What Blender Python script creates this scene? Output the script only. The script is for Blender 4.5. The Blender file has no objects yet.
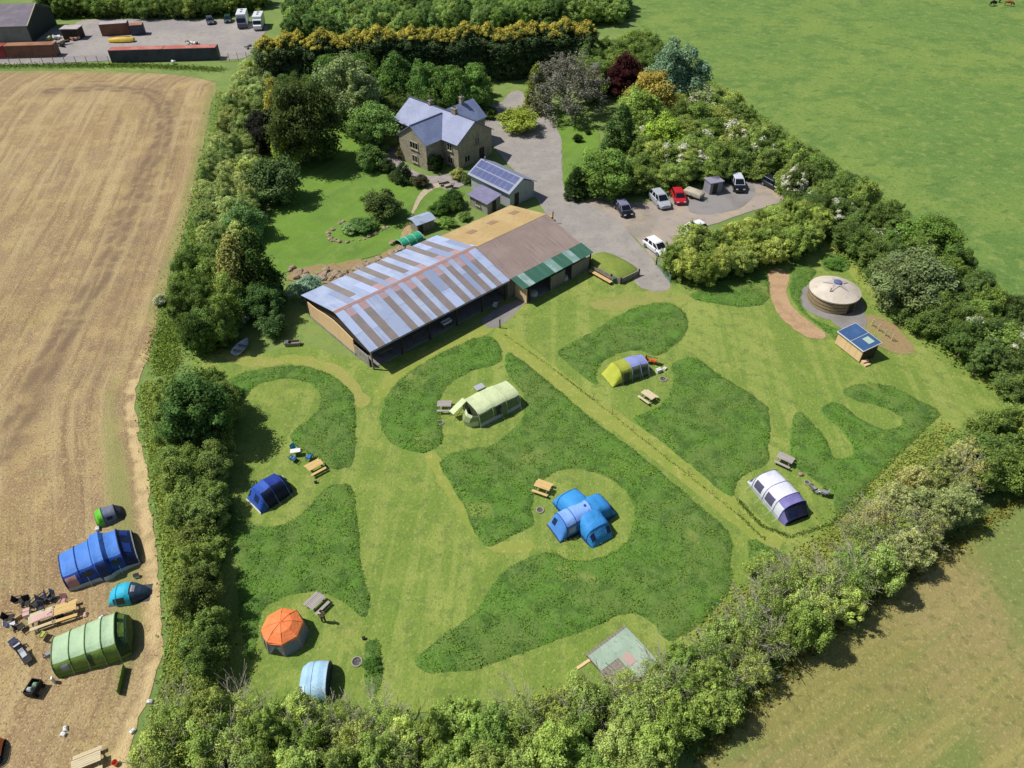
import bpy, bmesh, math, random
import numpy as np
from mathutils import Vector, Matrix
from mathutils.geometry import delaunay_2d_cdt
R = math.radians
PI = math.pi
rng = random.Random(7)
scene = bpy.context.scene
col = scene.collection

# ------------------------------------------------------------------ camera survey
FPX, PITCH, CAMH = 723.0, R(42.0), 54.0
def G(x, y, h=0.0):
    """surveyed picture point -> place on the plane z = h"""
    u = (x - 512) / FPX; v = (y - 384) / FPX
    dn = math.sin(PITCH) + v * math.cos(PITCH); fw = math.cos(PITCH) - v * math.sin(PITCH)
    t = (CAMH - h) / dn
    return (u * t, fw * t)
def GV(x, y, h=0.0):
    a = G(x, y, h); return Vector((a[0], a[1], h))
def heading(a, b):
    A = G(*a); B = G(*b); return math.atan2(B[1] - A[1], B[0] - A[0])
def dist(a, b):
    A = G(*a); B = G(*b); return math.hypot(A[0] - B[0], A[1] - B[1])

cam_d = bpy.data.cameras.new('camera'); cam = bpy.data.objects.new('camera', cam_d); col.objects.link(cam)
cam.location = (0, 0, CAMH); cam.rotation_euler = (PI / 2 - PITCH, 0, 0)
cam_d.sensor_width = 36; cam_d.lens = 36 * FPX / 1024; cam_d.clip_end = 3000; cam_d.clip_start = .5
scene.camera = cam

# ------------------------------------------------------------------ light
EL = R(55)
sv = Vector((math.cos(EL), -0.08, -math.sin(EL))).normalized()
sl = bpy.data.lights.new('sun', 'SUN'); sl.energy = 4.8; sl.angle = R(.5); sl.color = (1, .965, .9)
so = bpy.data.objects.new('sun', sl); col.objects.link(so); so.rotation_euler = sv.to_track_quat('-Z', 'Y').to_euler(); so.location = (-60, 60, 90)
w = bpy.data.worlds.new('World'); scene.world = w; w.use_nodes = True
nt = w.node_tree; bg = nt.nodes['Background']; sk = nt.nodes.new('ShaderNodeTexSky'); sk.sky_type = 'NISHITA'; sk.sun_disc = False
sk.sun_elevation = EL; sk.sun_rotation = R(-86); nt.links.new(sk.outputs[0], bg.inputs[0]); bg.inputs[1].default_value = .075
scene.view_settings.view_transform = 'Standard'; scene.view_settings.look = 'None'
scene.view_settings.exposure = 0.0; scene.view_settings.gamma = 1

# ------------------------------------------------------------------ materials
def lin(h):
    h = h.lstrip('#'); o = []
    for i in (0, 2, 4):
        c = int(h[i:i + 2], 16) / 255
        o.append(c / 12.92 if c <= .04045 else ((c + .055) / 1.055) ** 2.4)
    return tuple(o) + (1,)
MATS = {}
def mat(name, base, rough=.8, layers=(), bump=None, spec=.3, metal=0, coord='Object', transl=0):
    """layers: (scale, detail, colour, lo, hi, strength[, stretch(x,y,z), rot])"""
    if name in MATS: return MATS[name]
    m = bpy.data.materials.new(name); m.use_nodes = True; n = m.node_tree.nodes; L = m.node_tree.links
    b = n['Principled BSDF']; b.inputs['Roughness'].default_value = rough; b.inputs['Specular IOR Level'].default_value = spec; b.inputs['Metallic'].default_value = metal
    tc = n.new('ShaderNodeTexCoord')
    c = n.new('ShaderNodeRGB'); c.outputs[0].default_value = lin(base) if isinstance(base, str) else tuple(base) + (1,)
    cur = c.outputs[0]
    def noise(scale, detail, stretch, rot, distortion=0):
        mp = n.new('ShaderNodeMapping'); mp.inputs['Scale'].default_value = stretch
        mp2 = n.new('ShaderNodeMapping'); mp2.inputs['Rotation'].default_value = (0, 0, 0 if isinstance(rot, str) else rot)
        if isinstance(rot, str):
            cx_ = n.new('ShaderNodeCombineXYZ'); L.new(cx_.outputs[0], mp2.inputs[0])
            for q_ in range(2): av = n.new('ShaderNodeAttribute'); av.attribute_name = rot + str(q_); L.new(av.outputs['Fac'], cx_.inputs[q_])
        else: L.new(tc.outputs[coord], mp2.inputs[0])
        L.new(mp2.outputs[0], mp.inputs[0])
        t = n.new('ShaderNodeTexNoise'); t.inputs['Scale'].default_value = scale; t.inputs['Detail'].default_value = detail; t.inputs['Roughness'].default_value = .6
        t.inputs['Distortion'].default_value = distortion
        L.new(mp.outputs[0], t.inputs['Vector']); return t.outputs['Fac']
    for ly in layers:
        sc, de, cc, lo, hi, st = ly[:6]; stretch = ly[6] if len(ly) > 6 else (1, 1, 1); rot = ly[7] if len(ly) > 7 else 0
        if isinstance(sc, str):
            a = n.new('ShaderNodeAttribute'); a.attribute_name = sc; f = a.outputs['Fac']
            nz = noise(1.2, 4, (1, 1, 1), 0); ad = n.new('ShaderNodeMath'); ad.operation = 'MULTIPLY_ADD'; ad.inputs[1].default_value = de; ad.inputs[2].default_value = -de / 2
            L.new(nz, ad.inputs[0]); a2 = n.new('ShaderNodeMath'); a2.operation = 'ADD'; L.new(ad.outputs[0], a2.inputs[0]); L.new(f, a2.inputs[1]); f = a2.outputs[0]
        else: f = noise(sc, de, stretch, rot)
        mr = n.new('ShaderNodeMapRange'); mr.inputs['From Min'].default_value = lo; mr.inputs['From Max'].default_value = hi; mr.inputs['To Max'].default_value = st; mr.interpolation_type = 'SMOOTHSTEP'
        L.new(f, mr.inputs['Value'])
        mx = n.new('ShaderNodeMix'); mx.data_type = 'RGBA'; L.new(mr.outputs[0], mx.inputs['Factor']); L.new(cur, mx.inputs[6])
        mx.inputs[7].default_value = lin(cc) if isinstance(cc, str) else tuple(cc) + (1,); cur = mx.outputs[2]
    L.new(cur, b.inputs['Base Color'])
    if bump:
        f = noise(bump[0], 6, bump[2] if len(bump) > 2 else (1, 1, 1), bump[3] if len(bump) > 3 else 0); bp = n.new('ShaderNodeBump'); bp.inputs['Strength'].default_value = bump[1]; bp.inputs['Distance'].default_value = bump[4] if len(bump) > 4 else .1
        L.new(f, bp.inputs['Height']); L.new(bp.outputs[0], b.inputs['Normal'])
    if transl:
        out = n['Material Output']; tr = n.new('ShaderNodeBsdfTranslucent'); ms = n.new('ShaderNodeMixShader'); ms.inputs[0].default_value = transl
        L.new(cur, tr.inputs[0]); L.new(b.outputs[0], ms.inputs[1]); L.new(tr.outputs[0], ms.inputs[2]); L.new(ms.outputs[0], out.inputs[0])
    MATS[name] = m; return m
def leafmat(name, fixed=None, hue=(1.22, 1.08, .7), amount=.95, transl=.3):
    """foliage: the object's own colour, varied leaf by leaf and spray by spray"""
    m = bpy.data.materials.new(name); m.use_nodes = True; n = m.node_tree.nodes; L = m.node_tree.links; n.remove(n['Principled BSDF'])
    out = n['Material Output']
    if fixed: c = n.new('ShaderNodeRGB'); c.outputs[0].default_value = lin(fixed); cc = c.outputs[0]
    else: oi = n.new('ShaderNodeObjectInfo'); cc = oi.outputs['Color']
    at = n.new('ShaderNodeAttribute'); at.attribute_name = 'tint'
    mr = n.new('ShaderNodeMapRange'); mr.inputs['To Min'].default_value = 1 - amount * .62; mr.inputs['To Max'].default_value = 1 + amount * .75; L.new(at.outputs['Fac'], mr.inputs['Value'])
    sc = n.new('ShaderNodeVectorMath'); sc.operation = 'SCALE'; L.new(cc, sc.inputs[0]); L.new(mr.outputs[0], sc.inputs['Scale'])
    hm = n.new('ShaderNodeVectorMath'); hm.operation = 'MULTIPLY'; hm.inputs[1].default_value = hue; L.new(sc.outputs[0], hm.inputs[0])
    at2 = n.new('ShaderNodeAttribute'); at2.attribute_name = 'warm'
    mx = n.new('ShaderNodeMix'); mx.data_type = 'RGBA'; L.new(at2.outputs['Fac'], mx.inputs['Factor']); L.new(sc.outputs[0], mx.inputs[6]); L.new(hm.outputs[0], mx.inputs[7])
    d = n.new('ShaderNodeBsdfDiffuse'); tr = n.new('ShaderNodeBsdfTranslucent'); ms = n.new('ShaderNodeMixShader'); ms.inputs[0].default_value = transl
    L.new(mx.outputs[2], d.inputs[0]); L.new(mx.outputs[2], tr.inputs[0]); L.new(d.outputs[0], ms.inputs[1]); L.new(tr.outputs[0], ms.inputs[2]); L.new(ms.outputs[0], out.inputs[0])
    MATS[name] = m; return m
LEAF = leafmat('leaves'); GOLD = leafmat('golden_leaves', '#c2b95a', (1.02, 1, .8)); BLOSSOM = leafmat('blossom', '#d9d8c4', (1, .97, .8), .35, .2)
BLADE = leafmat('grass_blades', None, (1.4, 1.12, .8), .5, .25)
PETAL = leafmat('yellow_petals', '#aeb044', (1, 1, 1), .3, .2)
BARK = mat('bark', '#6f675c', .9, [(6, 4, '#47413a', .4, .7, .8)], (20, .5))
TWIG = mat('twig', '#a39c8c', .9, [(5, 3, '#6e6a5c', .4, .7, .8)])

# ------------------------------------------------------------------ mesh builder
class MB:
    def __init__(s): s.v = []; s.f = []; s.m = []
    def add(s, vs, fs, mi=0, M=None):
        o = len(s.v)
        s.v += [tuple(M @ Vector(p)) if M else tuple(p) for p in vs]
        s.f += [tuple(i + o for i in f) for f in fs]; s.m += [mi] * len(fs); return s
    def box(s, c, d, rz=0, mi=0, ry=0, rx=0):
        x, y, z = d[0] / 2, d[1] / 2, d[2] / 2
        M = Matrix.Translation(c) @ Matrix.Rotation(rz, 4, 'Z') @ Matrix.Rotation(ry, 4, 'Y') @ Matrix.Rotation(rx, 4, 'X')
        return s.add([(a * x, b * y, e * z) for e in (-1, 1) for a, b in ((-1, -1), (1, -1), (1, 1), (-1, 1))],
                     [(3, 2, 1, 0), (4, 5, 6, 7), (0, 1, 5, 4), (1, 2, 6, 5), (2, 3, 7, 6), (3, 0, 4, 7)], mi, M)
    def bbox(s, c, d, b=.02, rz=0, mi=0):     # box with chamfered edges
        bm = bmesh.new(); bmesh.ops.create_cube(bm, size=1); bmesh.ops.scale(bm, vec=d, verts=bm.verts)
        bmesh.ops.bevel(bm, geom=bm.edges[:], offset=b, segments=2, affect='EDGES', profile=.6)
        bm.verts.index_update(); M = Matrix.Translation(c) @ Matrix.Rotation(rz, 4, 'Z')
        s.add([v.co[:] for v in bm.verts], [[v.index for v in f.verts] for f in bm.faces], mi, M); bm.free(); return s
    def tube(s, pts, r, n=6, mi=0):
        pts = [Vector(p) for p in pts]; rs = r if isinstance(r, (list, tuple)) else [r] * len(pts)
        vs = []; fs = []
        for i, p in enumerate(pts):
            d = (pts[min(i + 1, len(pts) - 1)] - pts[max(i - 1, 0)])
            d = d.normalized() if d.length > 1e-9 else Vector((0, 0, 1))
            a = d.orthogonal().normalized(); b = d.cross(a)
            for k in range(n):
                t = 2 * PI * k / n; vs.append(p + (a * math.cos(t) + b * math.sin(t)) * rs[i])
        for i in range(len(pts) - 1):
            for k in range(n):
                fs.append((i * n + k, i * n + (k + 1) % n, (i + 1) * n + (k + 1) % n, (i + 1) * n + k))
        fs.append(tuple(range(n - 1, -1, -1))); fs.append(tuple((len(pts) - 1) * n + k for k in range(n)))
        return s.add(vs, fs, mi)
    def loft(s, rings, mi=0, caps=True, closed=True):
        n = len(rings[0]); vs = [p for r in rings for p in r]; fs = []
        for i in range(len(rings) - 1):
            for k in range(n if closed else n - 1):
                fs.append((i * n + k, i * n + (k + 1) % n, (i + 1) * n + (k + 1) % n, (i + 1) * n + k))
        if caps: fs.append(tuple(range(n - 1, -1, -1))); fs.append(tuple((len(rings) - 1) * n + k for k in range(n)))
        return s.add(vs, fs, mi)
    def prism(s, poly, z0, z1, mi=0):
        n = len(poly)
        return s.add([(x, y, z0) for x, y in poly] + [(x, y, z1) for x, y in poly],
                     [tuple(range(n - 1, -1, -1)), tuple(range(n, 2 * n))] + [(k, (k + 1) % n, n + (k + 1) % n, n + k) for k in range(n)], mi)
    def lathe(s, prof, n=16, mi=0, c=(0, 0, 0)):
        rings = [[(c[0] + r * math.cos(2 * PI * k / n), c[1] + r * math.sin(2 * PI * k / n), c[2] + z) for k in range(n)] for r, z in prof]
        return s.loft(rings, mi)
    def cyl(s, c, r, h, axis='z', n=16, mi=0):
        ax = {'x': Vector((1, 0, 0)), 'y': Vector((0, 1, 0)), 'z': Vector((0, 0, 1))}[axis]; c = Vector(c)
        return s.tube([c - ax * h / 2, c + ax * h / 2], r, n, mi)
    def build(s, name, mats, parent=None, smooth=False):
        me = bpy.data.meshes.new(name); me.from_pydata(s.v, [], s.f)
        if not isinstance(mats, (list, tuple)): mats = [mats]
        for m in mats: me.materials.append(m)
        if any(s.m): me.polygons.foreach_set('material_index', s.m)
        me.update()
        bm = bmesh.new(); bm.from_mesh(me); bmesh.ops.recalc_face_normals(bm, faces=bm.faces); bm.to_mesh(me); bm.free()
        if smooth: me.polygons.foreach_set('use_smooth', [True] * len(me.polygons)); me.set_sharp_from_angle(angle=R(38))
        o = bpy.data.objects.new(name, me); col.objects.link(o)
        if parent: o.parent = parent
        return o
def tag(o, label, cat, group=None):
    o['label'] = label; o['category'] = cat
    if group: o['group'] = group
    return o
def thing(name, label, cat, loc, rz=0, group=None):
    o = bpy.data.objects.new(name, None); col.objects.link(o); o.empty_display_size = .3
    o.location = (loc[0], loc[1], loc[2] if len(loc) > 2 else 0); o.rotation_euler = (0, 0, rz)
    return tag(o, label, cat, group)
def copy_tree(o, parent=None):
    kids = list(o.children); c = o.copy(); col.objects.link(c)
    if parent: c.parent = parent
    for k in kids: copy_tree(k, c)
    return c

# ------------------------------------------------------------------ sheets of ground
def smooth_poly(pts, step=.8, jit=.12, seed=1, closed=True):
    r = random.Random(seed); n = len(pts); out = []
    for i in range(n):
        p0, p1, p2, p3 = (Vector(pts[(i + k) % n]) for k in (-1, 0, 1, 2))
        m = max(2, int((p2 - p1).length / step))
        for k in range(m):
            t = k / m
            q = .5 * ((2 * p1) + (p2 - p0) * t + (2 * p0 - 5 * p1 + 4 * p2 - p3) * t * t + (3 * p1 - p0 - 3 * p2 + p3) * t ** 3)
            out.append((q.x + r.uniform(-jit, jit), q.y + r.uniform(-jit, jit)))
    return out
def inside(p, poly):
    x, y = p; c = False; n = len(poly); j = n - 1
    for i in range(n):
        xi, yi = poly[i]; xj, yj = poly[j]
        if (yi > y) != (yj > y) and x < (xj - xi) * (y - yi) / (yj - yi) + xi: c = not c
        j = i
    return c
def polyline_d(P, line):
    P = np.asarray(P)[:, :2]; best = np.full(len(P), 1e9)
    for a, b in zip(line[:-1], line[1:]):
        a = np.array(a[:2]); b = np.array(b[:2]); ab = b - a
        t = np.clip(((P - a) @ ab) / (ab @ ab + 1e-9), 0, 1); best = np.minimum(best, np.linalg.norm(P - (a + t[:, None] * ab), axis=1))
    return best
def sheet(name, poly, z, m, grid=None, step=.8, jit=.12, smooth=True, attrs=None, zfun=None, kind='structure', seed=3):
    poly = smooth_poly(poly, step, jit, seed) if smooth else list(poly)
    vs = [Vector(p) for p in poly]; ed = [(i, (i + 1) % len(poly)) for i in range(len(poly))]
    if grid:
        xs = [p[0] for p in poly]; ys = [p[1] for p in poly]; x = min(xs); r = random.Random(seed); pa = np.array(poly)
        while x < max(xs):
            y = min(ys)
            while y < max(ys):
                q = (x + r.uniform(-.25, .25) * grid, y + r.uniform(-.25, .25) * grid)
                if inside(q, poly) and np.min(np.abs(pa - q).sum(1)) > grid * .4: vs.append(Vector(q))
                y += grid
            x += grid
    V, E, F, *_ = delaunay_2d_cdt(vs, ed, [], 1, 1e-5)
    co = np.array([(v.x, v.y, z) for v in V])
    if zfun: co[:, 2] = zfun(co, poly)
    F = [f if (V[f[1]] - V[f[0]]).cross(V[f[2]] - V[f[0]]) > 0 else f[::-1] for f in F]
    me = bpy.data.meshes.new(name); me.from_pydata(co.tolist(), [], F); me.materials.append(m)
    for k, fn in (attrs or {}).items():
        val = np.asarray(fn(co, poly), dtype=np.float32)
        if val.ndim == 2: a = me.attributes.new(k, 'FLOAT_VECTOR', 'POINT'); a.data.foreach_set('vector', val.ravel())
        else: a = me.attributes.new(k, 'FLOAT', 'POINT'); a.data.foreach_set('value', val)
    if zfun: me.polygons.foreach_set('use_smooth', [True] * len(me.polygons))
    o = bpy.data.objects.new(name, me); col.objects.link(o); o['kind'] = kind
    return o, poly
def quads(name, P, N, S, tint, warm, m, parent=None, up=None, asp=1.0):
    """many small leaf or blade faces: centres P, normals N, sizes S (numpy)"""
    n = len(P); rs = np.random.RandomState(n % 9973)
    t = rs.normal(size=(n, 3)) if up is None else up
    N = N / (np.linalg.norm(N, axis=1, keepdims=True) + 1e-9)
    a = np.cross(N, t); a /= (np.linalg.norm(a, axis=1, keepdims=True) + 1e-9); b = np.cross(N, a)
    S = S[:, None]; V = np.empty((n, 4, 3))
    V[:, 0] = P - b * S; V[:, 1] = P + a * S * .55 * asp + N * S * .18; V[:, 2] = P + b * S; V[:, 3] = P - a * S * .55 * asp + N * S * .18
    me = bpy.data.meshes.new(name); me.vertices.add(n * 4); me.vertices.foreach_set('co', V.reshape(-1).astype(np.float32))
    me.loops.add(n * 4); me.polygons.add(n); me.loops.foreach_set('vertex_index', np.arange(n * 4, dtype=np.int32))
    me.polygons.foreach_set('loop_start', np.arange(0, n * 4, 4, dtype=np.int32)); me.polygons.foreach_set('loop_total', np.full(n, 4, dtype=np.int32))
    me.update(calc_edges=True)
    for k, arr in (('tint', tint), ('warm', warm)):
        at = me.attributes.new(k, 'FLOAT', 'FACE'); at.data.foreach_set('value', np.asarray(arr, dtype=np.float32))
    me.materials.append(m)
    o = bpy.data.objects.new(name, me); col.objects.link(o)
    if parent: o.parent = parent
    return o
def PX(pts, h=0): return [G(x, y, h) for x, y in pts]
# ================================================================== THE GROUND
M_GROUND = mat('rough_pasture', '#6a7f42', .95, [(.05, 4, '#8c9a52', .4, .65, .6), (.6, 5, '#5a7a38', .45, .7, .6), (5, 4, '#92a05a', .5, .75, .5)], (3, .6))
sheet('ground', [(-900, -60), (900, -60), (900, 1500), (-900, 1500)], -.03, M_GROUND, smooth=False)

M_PAST = mat('pasture_grass', '#66823c', .95, [(.028, 5, '#7c8f42', .42, .62, .7), (.14, 5, '#577636', .46, .62, .75), (.5, 6, '#7f8f4c', .5, .66, .8, (1, 1, 1), .5),
    (.35, 6, '#4a6a30', .57, .68, .7, (.7, 1.5, 1), -.4), (1.6, 6, '#4a6a33', .52, .66, .7), (3, 5, '#8f9d5c', .55, .7, .6)], (3, 1.0))
sheet('pasture', PX([(625, -12), (640, 25), (690, 75), (730, 105), (800, 165), (880, 225), (960, 290), (1030, 350), (1060, 380), (1160, 330), (1500, 150), (1300, -40), (900, -60), (660, -45)]), 0.0, M_PAST, step=3)

# stubble field west of the hedge; its right edge carries a pale straw line and a greener margin
EDGE = PX([(217, 86), (211, 105), (203, 150), (192, 200), (178, 250), (163, 300), (150, 350), (137, 385), (137, 420), (146, 470), (154, 530), (161, 590), (164, 640), (156, 680), (141, 715), (127, 750), (112, 800)])
STUB = PX([(-330, 72), (0, 71), (60, 71), (110, 72), (165, 74), (200, 79)]) + EDGE + [(-45, 4), (-150, 2), (-330, 120)]
TRACK1 = PX([(50, 91), (105, 88), (150, 92), (162, 102), (165, 120), (163, 140), (145, 173), (128, 210), (111, 257), (93, 287), (77, 313), (50, 360), (25, 410), (0, 455)])
TRACK2 = PX([(70, 84), (130, 82), (172, 92), (182, 110), (176, 140), (160, 180), (150, 215), (138, 250), (120, 300), (100, 350), (80, 400)])
TRACK3 = PX([(0, 293), (20, 294), (42, 295)])
TRACK4 = PX([(75, 108), (60, 150), (40, 220), (12, 300)])
def tracks(co, poly):
    a = np.zeros(len(co))
    for ln, wd, am in ((TRACK1, 1.5, 1.0), (TRACK2, 1.2, .65), (TRACK4, 1.2, .5), (TRACK3, .5, .8)):
        d = polyline_d(co, ln); a = np.maximum(a, am * np.exp(-((d - .9) / (.3 * wd)) ** 2)); a = np.maximum(a, .5 * am * np.exp(-(d / (2.2 * wd)) ** 2))
    return a
def rows(co, poly): return polyline_d(co, EDGE)
def straw(co, poly):
    d = polyline_d(co, EDGE); return np.exp(-((d - .55) / .55) ** 2) * np.clip((70 - co[:, 1]) / 8, .12, 1)
def margin(co, poly):
    d = polyline_d(co, EDGE); y = co[:, 1]; k = np.maximum(np.clip((72 - y) / 26, .0, 1) * np.clip((y - 22) / 8, .25, 1), .8 * np.clip((y - 66) / 8, 0, 1) * np.exp(-((d - .3) / 1.6) ** 2))
    top = np.exp(-(np.abs(y - G(100, 71)[1]) / 2.2) ** 2) * .9
    return np.maximum(np.where(y > 70, k, np.exp(-((d - 2.6) / 1.25) ** 2) * k), top * .7)
M_STUB = mat('stubble', '#988162', .95, [(.05, 4, '#99805a', .4, .6, .8), (.22, 6, '#b39c6c', .45, .62, .8), 
    (.09, 4, '#a8985a', .55, .7, .5), (1.0, 3, '#836c50', .47, .66, .7, (1, .8, 1), 'rows'), (.65, 3, '#b7a277', .47, .64, .7, (1, .8, 1), 'rows'), (.2, 3, '#8a7054', .5, .66, .5, (1, .8, 1), 'rows'), (1.2, 5, '#bca676', .54, .68, .6), (.5, 6, '#928a5a', .56, .7, .5), (4.2, 6, '#6f5943', .52, .66, .75), (5.5, 5, '#c7b083', .53, .66, .8), ('tracks', .45, '#735f4b', .2, .9, .75), ('margin', 1.0, '#878c50', .15, .9, .75), ('straw', .9, '#cdb586', .2, .85, .85)], (6, .9, (1, 1, 1), 0, .15))
sheet('stubble_field', STUB, 0.01, M_STUB, grid=.9, attrs={'rows0': rows, 'rows1': lambda co, p: co[:, 1] * .06, 'tracks': tracks, 'straw': straw, 'margin': margin}, jit=.2)

# mown camp field
M_MOWN = mat('mown_grass', '#728a38', .95, [(.07, 4, '#6d8436', .42, .6, .85), (.25, 6, '#909b4a', .48, .66, .8), (.12, 3, '#9c9a56', .6, .74, .7), (.55, 2, '#939d50', .46, .6, .6, (1, .04, 1), R(4)), (.42, 2, '#6f8637', .46, .6, .45, (1, .05, 1), R(-52)), (.9, 6, '#65793a', .5, .66, .7), (3, 5, '#a09f60', .53, .68, .65), (5, 4, '#566a30', .53, .68, .6)], (4, 1.0))
CAMP = PX([(215, 300), (250, 352), (300, 345), (370, 360), (470, 330), (520, 300), (600, 250), (660, 250), (760, 262), (800, 240), (825, 232), (880, 290), (960, 350), (1012, 395), (1010, 425), (960, 450), (900, 510), (830, 570), (750, 600), (700, 650), (600, 690), (480, 705), (380, 715), (250, 720), (190, 730), (190, 640), (196, 520), (205, 420), (190, 370)])
sheet('mown_grass', CAMP, 0.02, M_MOWN, grid=4, jit=.1)
M_LOW = mat('lower_field_grass', '#858048', .95, [(.05, 4, '#948559', .4, .6, .8), (.09, 4, '#6d7f40', .53, .66, .8, (.5, 1, 1), R(-35)), (.7, 5, '#a0965a', .48, .66, .55, (.05, 1.4, 1), -heading((720, 760), (1000, 560))), (.5, 4, '#6d7f40', .5, .68, .4, (.05, 1.4, 1), -heading((720, 760), (1000, 560))), (2, 5, '#75793c', .52, .7, .6), (5, 4, '#c0b376', .58, .72, .6), ('green', .6, '#667f3c', .3, .9, .75), (1.2, 6, '#66693c', .52, .66, .6), (3, 5, '#aaa06e', .54, .68, .6)], (5, .8))
sheet('lower_field', PX([(690, 800), (715, 740), (760, 690), (830, 620), (900, 575), (970, 535), (1040, 480), (1300, 420), (1300, 700), (1100, 900), (800, 900)]), 0.0, M_LOW, grid=2.5,
      attrs={'green': lambda co, p: np.clip((co[:, 0] - 38) / 7 + .2, 0, 1)})
# garden lawn
M_LAWN = mat('lawn', '#66862f', .95, [(.1, 4, '#5a7832', .42, .62, .8), (.5, 4, '#7b8f46', .5, .7, .6), (.5, 2, '#6f8c3c', .4, .62, .5, (1, .05, 1), R(30)), (4, 5, '#86a248', .54, .74, .5), (.3, 4, '#a09a55', .66, .76, .6)], (6, .6))
sheet('lawn', PX([(265, 275), (262, 240), (278, 200), (300, 170), (320, 125), (350, 118), (380, 150), (410, 178), (428, 180), (450, 185), (465, 192), (450, 205), (430, 225), (415, 240), (395, 250), (350, 262), (300, 268)]), .03, M_LAWN)
sheet('lawn', PX([(540, 108), (560, 112), (590, 122), (600, 140), (590, 165), (575, 200), (560, 200), (563, 160), (555, 125)]), .03, M_LAWN)
# drive and yards
M_ROAD = mat('gravel_drive', '#938d88', .95, [(.3, 5, '#a19a92', .4, .65, .8), (1.5, 5, '#7f7a76', .5, .7, .6), (9, 4, '#b5afa6', .55, .75, .6)], (20, .5))
sheet('road', PX([(500, 103), (485, 108), (483, 130), (500, 155), (520, 178), (545, 212), (560, 245), (590, 262), (625, 265), (640, 288), (667, 291), (670, 282), (655, 262), (640, 245), (612, 215), (585, 203), (565, 190), (562, 165), (560, 135), (548, 118), (530, 105), (522, 92), (512, 92)]), .04, M_ROAD, step=1.2)
M_PARK = mat('car_park_gravel', '#a0948a', .95, [(.12, 5, '#8a8378', .45, .6, .8), (.3, 5, '#b3a083', .5, .68, .7), (.8, 5, '#7d7060', .56, .7, .6), (6, 4, '#c6b699', .55, .72, .5)], (14, .6))
sheet('car_park', PX([(585, 205), (600, 197), (640, 203), (700, 190), (745, 175), (790, 180), (800, 195), (740, 215), (690, 235), (672, 262), (655, 260), (640, 243), (612, 218)]), .03, M_PARK, step=1)
M_DARKGR = mat('grey_gravel', '#8b8785', .95, [(.3, 5, '#79756f', .45, .65, .8), (8, 4, '#a8a39c', .55, .75, .6)], (16, .5))
sheet('car_park', PX([(690, 212), (695, 196), (745, 180), (755, 192), (740, 208), (712, 214)]), .045, M_DARKGR)
sheet('gravel_pad', PX([(482, 320), (508, 303), (524, 300), (524, 304), (497, 328)]), .035, M_DARKGR, jit=.05)
YARDC = mat('yard_surface', '#918b8a', .95, [(.08, 5, '#a29a92', .42, .6, .8), (.2, 5, '#8f8d72', .56, .7, .7), (.9, 5, '#7d7877', .5, .7, .6), (.12, 4, '#a9988e', .6, .75, .6)], (9, .4))
sheet('yard', PX([(-120, 62), (0, 65), (110, 61), (222, 60), (250, 55), (262, 38), (266, 24), (230, 20), (150, 19), (85, 20), (60, 28), (-60, 30)]), .03, YARDC, step=2)
sheet('garden_path', PX([(411, 215), (414, 213), (423, 198), (437, 188), (452, 188), (450, 184), (434, 184), (419, 195)]), .05, mat('path_gravel', '#b3a48a', .95, [(2, 4, '#9a8d76', .4, .7, .8)]), step=.5, jit=.05)
sheet('garden_path', PX([(395, 257), (398, 245), (404, 228), (411, 226), (410, 238), (405, 252)]), .05, mat('path_soil', '#a8906c', .95, [(2, 4, '#8d7857', .4, .7, .8)]), step=.5, jit=.1)
sheet('patio', PX([(376, 152), (398, 148), (402, 162), (428, 176), (462, 172), (468, 182), (450, 190), (432, 184), (410, 176), (390, 165)]), .045, mat('paving', '#98908c', .9, [(1, 4, '#7f7874', .4, .7, .7)]), step=.6, jit=.05)
# yurt place
M_SAND = mat('woodchip', '#b39472', .95, [(.7, 5, '#a08263', .42, .65, .8), (5, 5, '#c9ad88', .53, .72, .7), (3, 5, '#6f5640', .6, .72, .6)], (12, .7))
sheet('woodchip_strip', PX([(768, 274), (774, 269), (785, 271), (789, 279), (786, 292), (793, 308), (808, 321), (825, 334), (822, 339), (808, 338), (790, 326), (776, 311), (770, 292)]), .05, M_SAND, step=.6, jit=.12)
c0 = G(831, 302)
pad = [(c0[0] + 4.1 * math.cos(t * PI / 8), c0[1] + 4.1 * math.sin(t * PI / 8)) for t in range(16)]
sheet('gravel_pad', pad, .05, M_DARKGR, jit=.05)
sheet('gravel_pad', PX([(830, 318), (843, 330), (850, 330), (862, 333), (866, 318), (852, 305), (838, 305)]), .056, M_DARKGR, jit=.05, step=.6)
M_SOIL = mat('bare_soil', '#96815c', .95, [(.4, 5, '#8a8a50', .48, .62, .9), (2, 5, '#7d6747', .5, .7, .7), (6, 4, '#b59f78', .55, .72, .6)], (8, .7))
sheet('bare_soil', PX([(866, 316), (884, 318), (900, 332), (914, 350), (900, 356), (880, 345), (868, 330)]), .04, M_SOIL, jit=.35, step=.6)
sheet('bare_soil', PX([(590, 303), (632, 292), (668, 290), (668, 297), (700, 297), (700, 301), (650, 303), (610, 312)]), .026, mat('worn_turf', '#90904e', .95, [(.5, 5, '#7f8c42', .42, .6, .9), (3, 5, '#a89b66', .52, .7, .7)], (8, .7)), jit=.3, step=.6)
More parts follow.
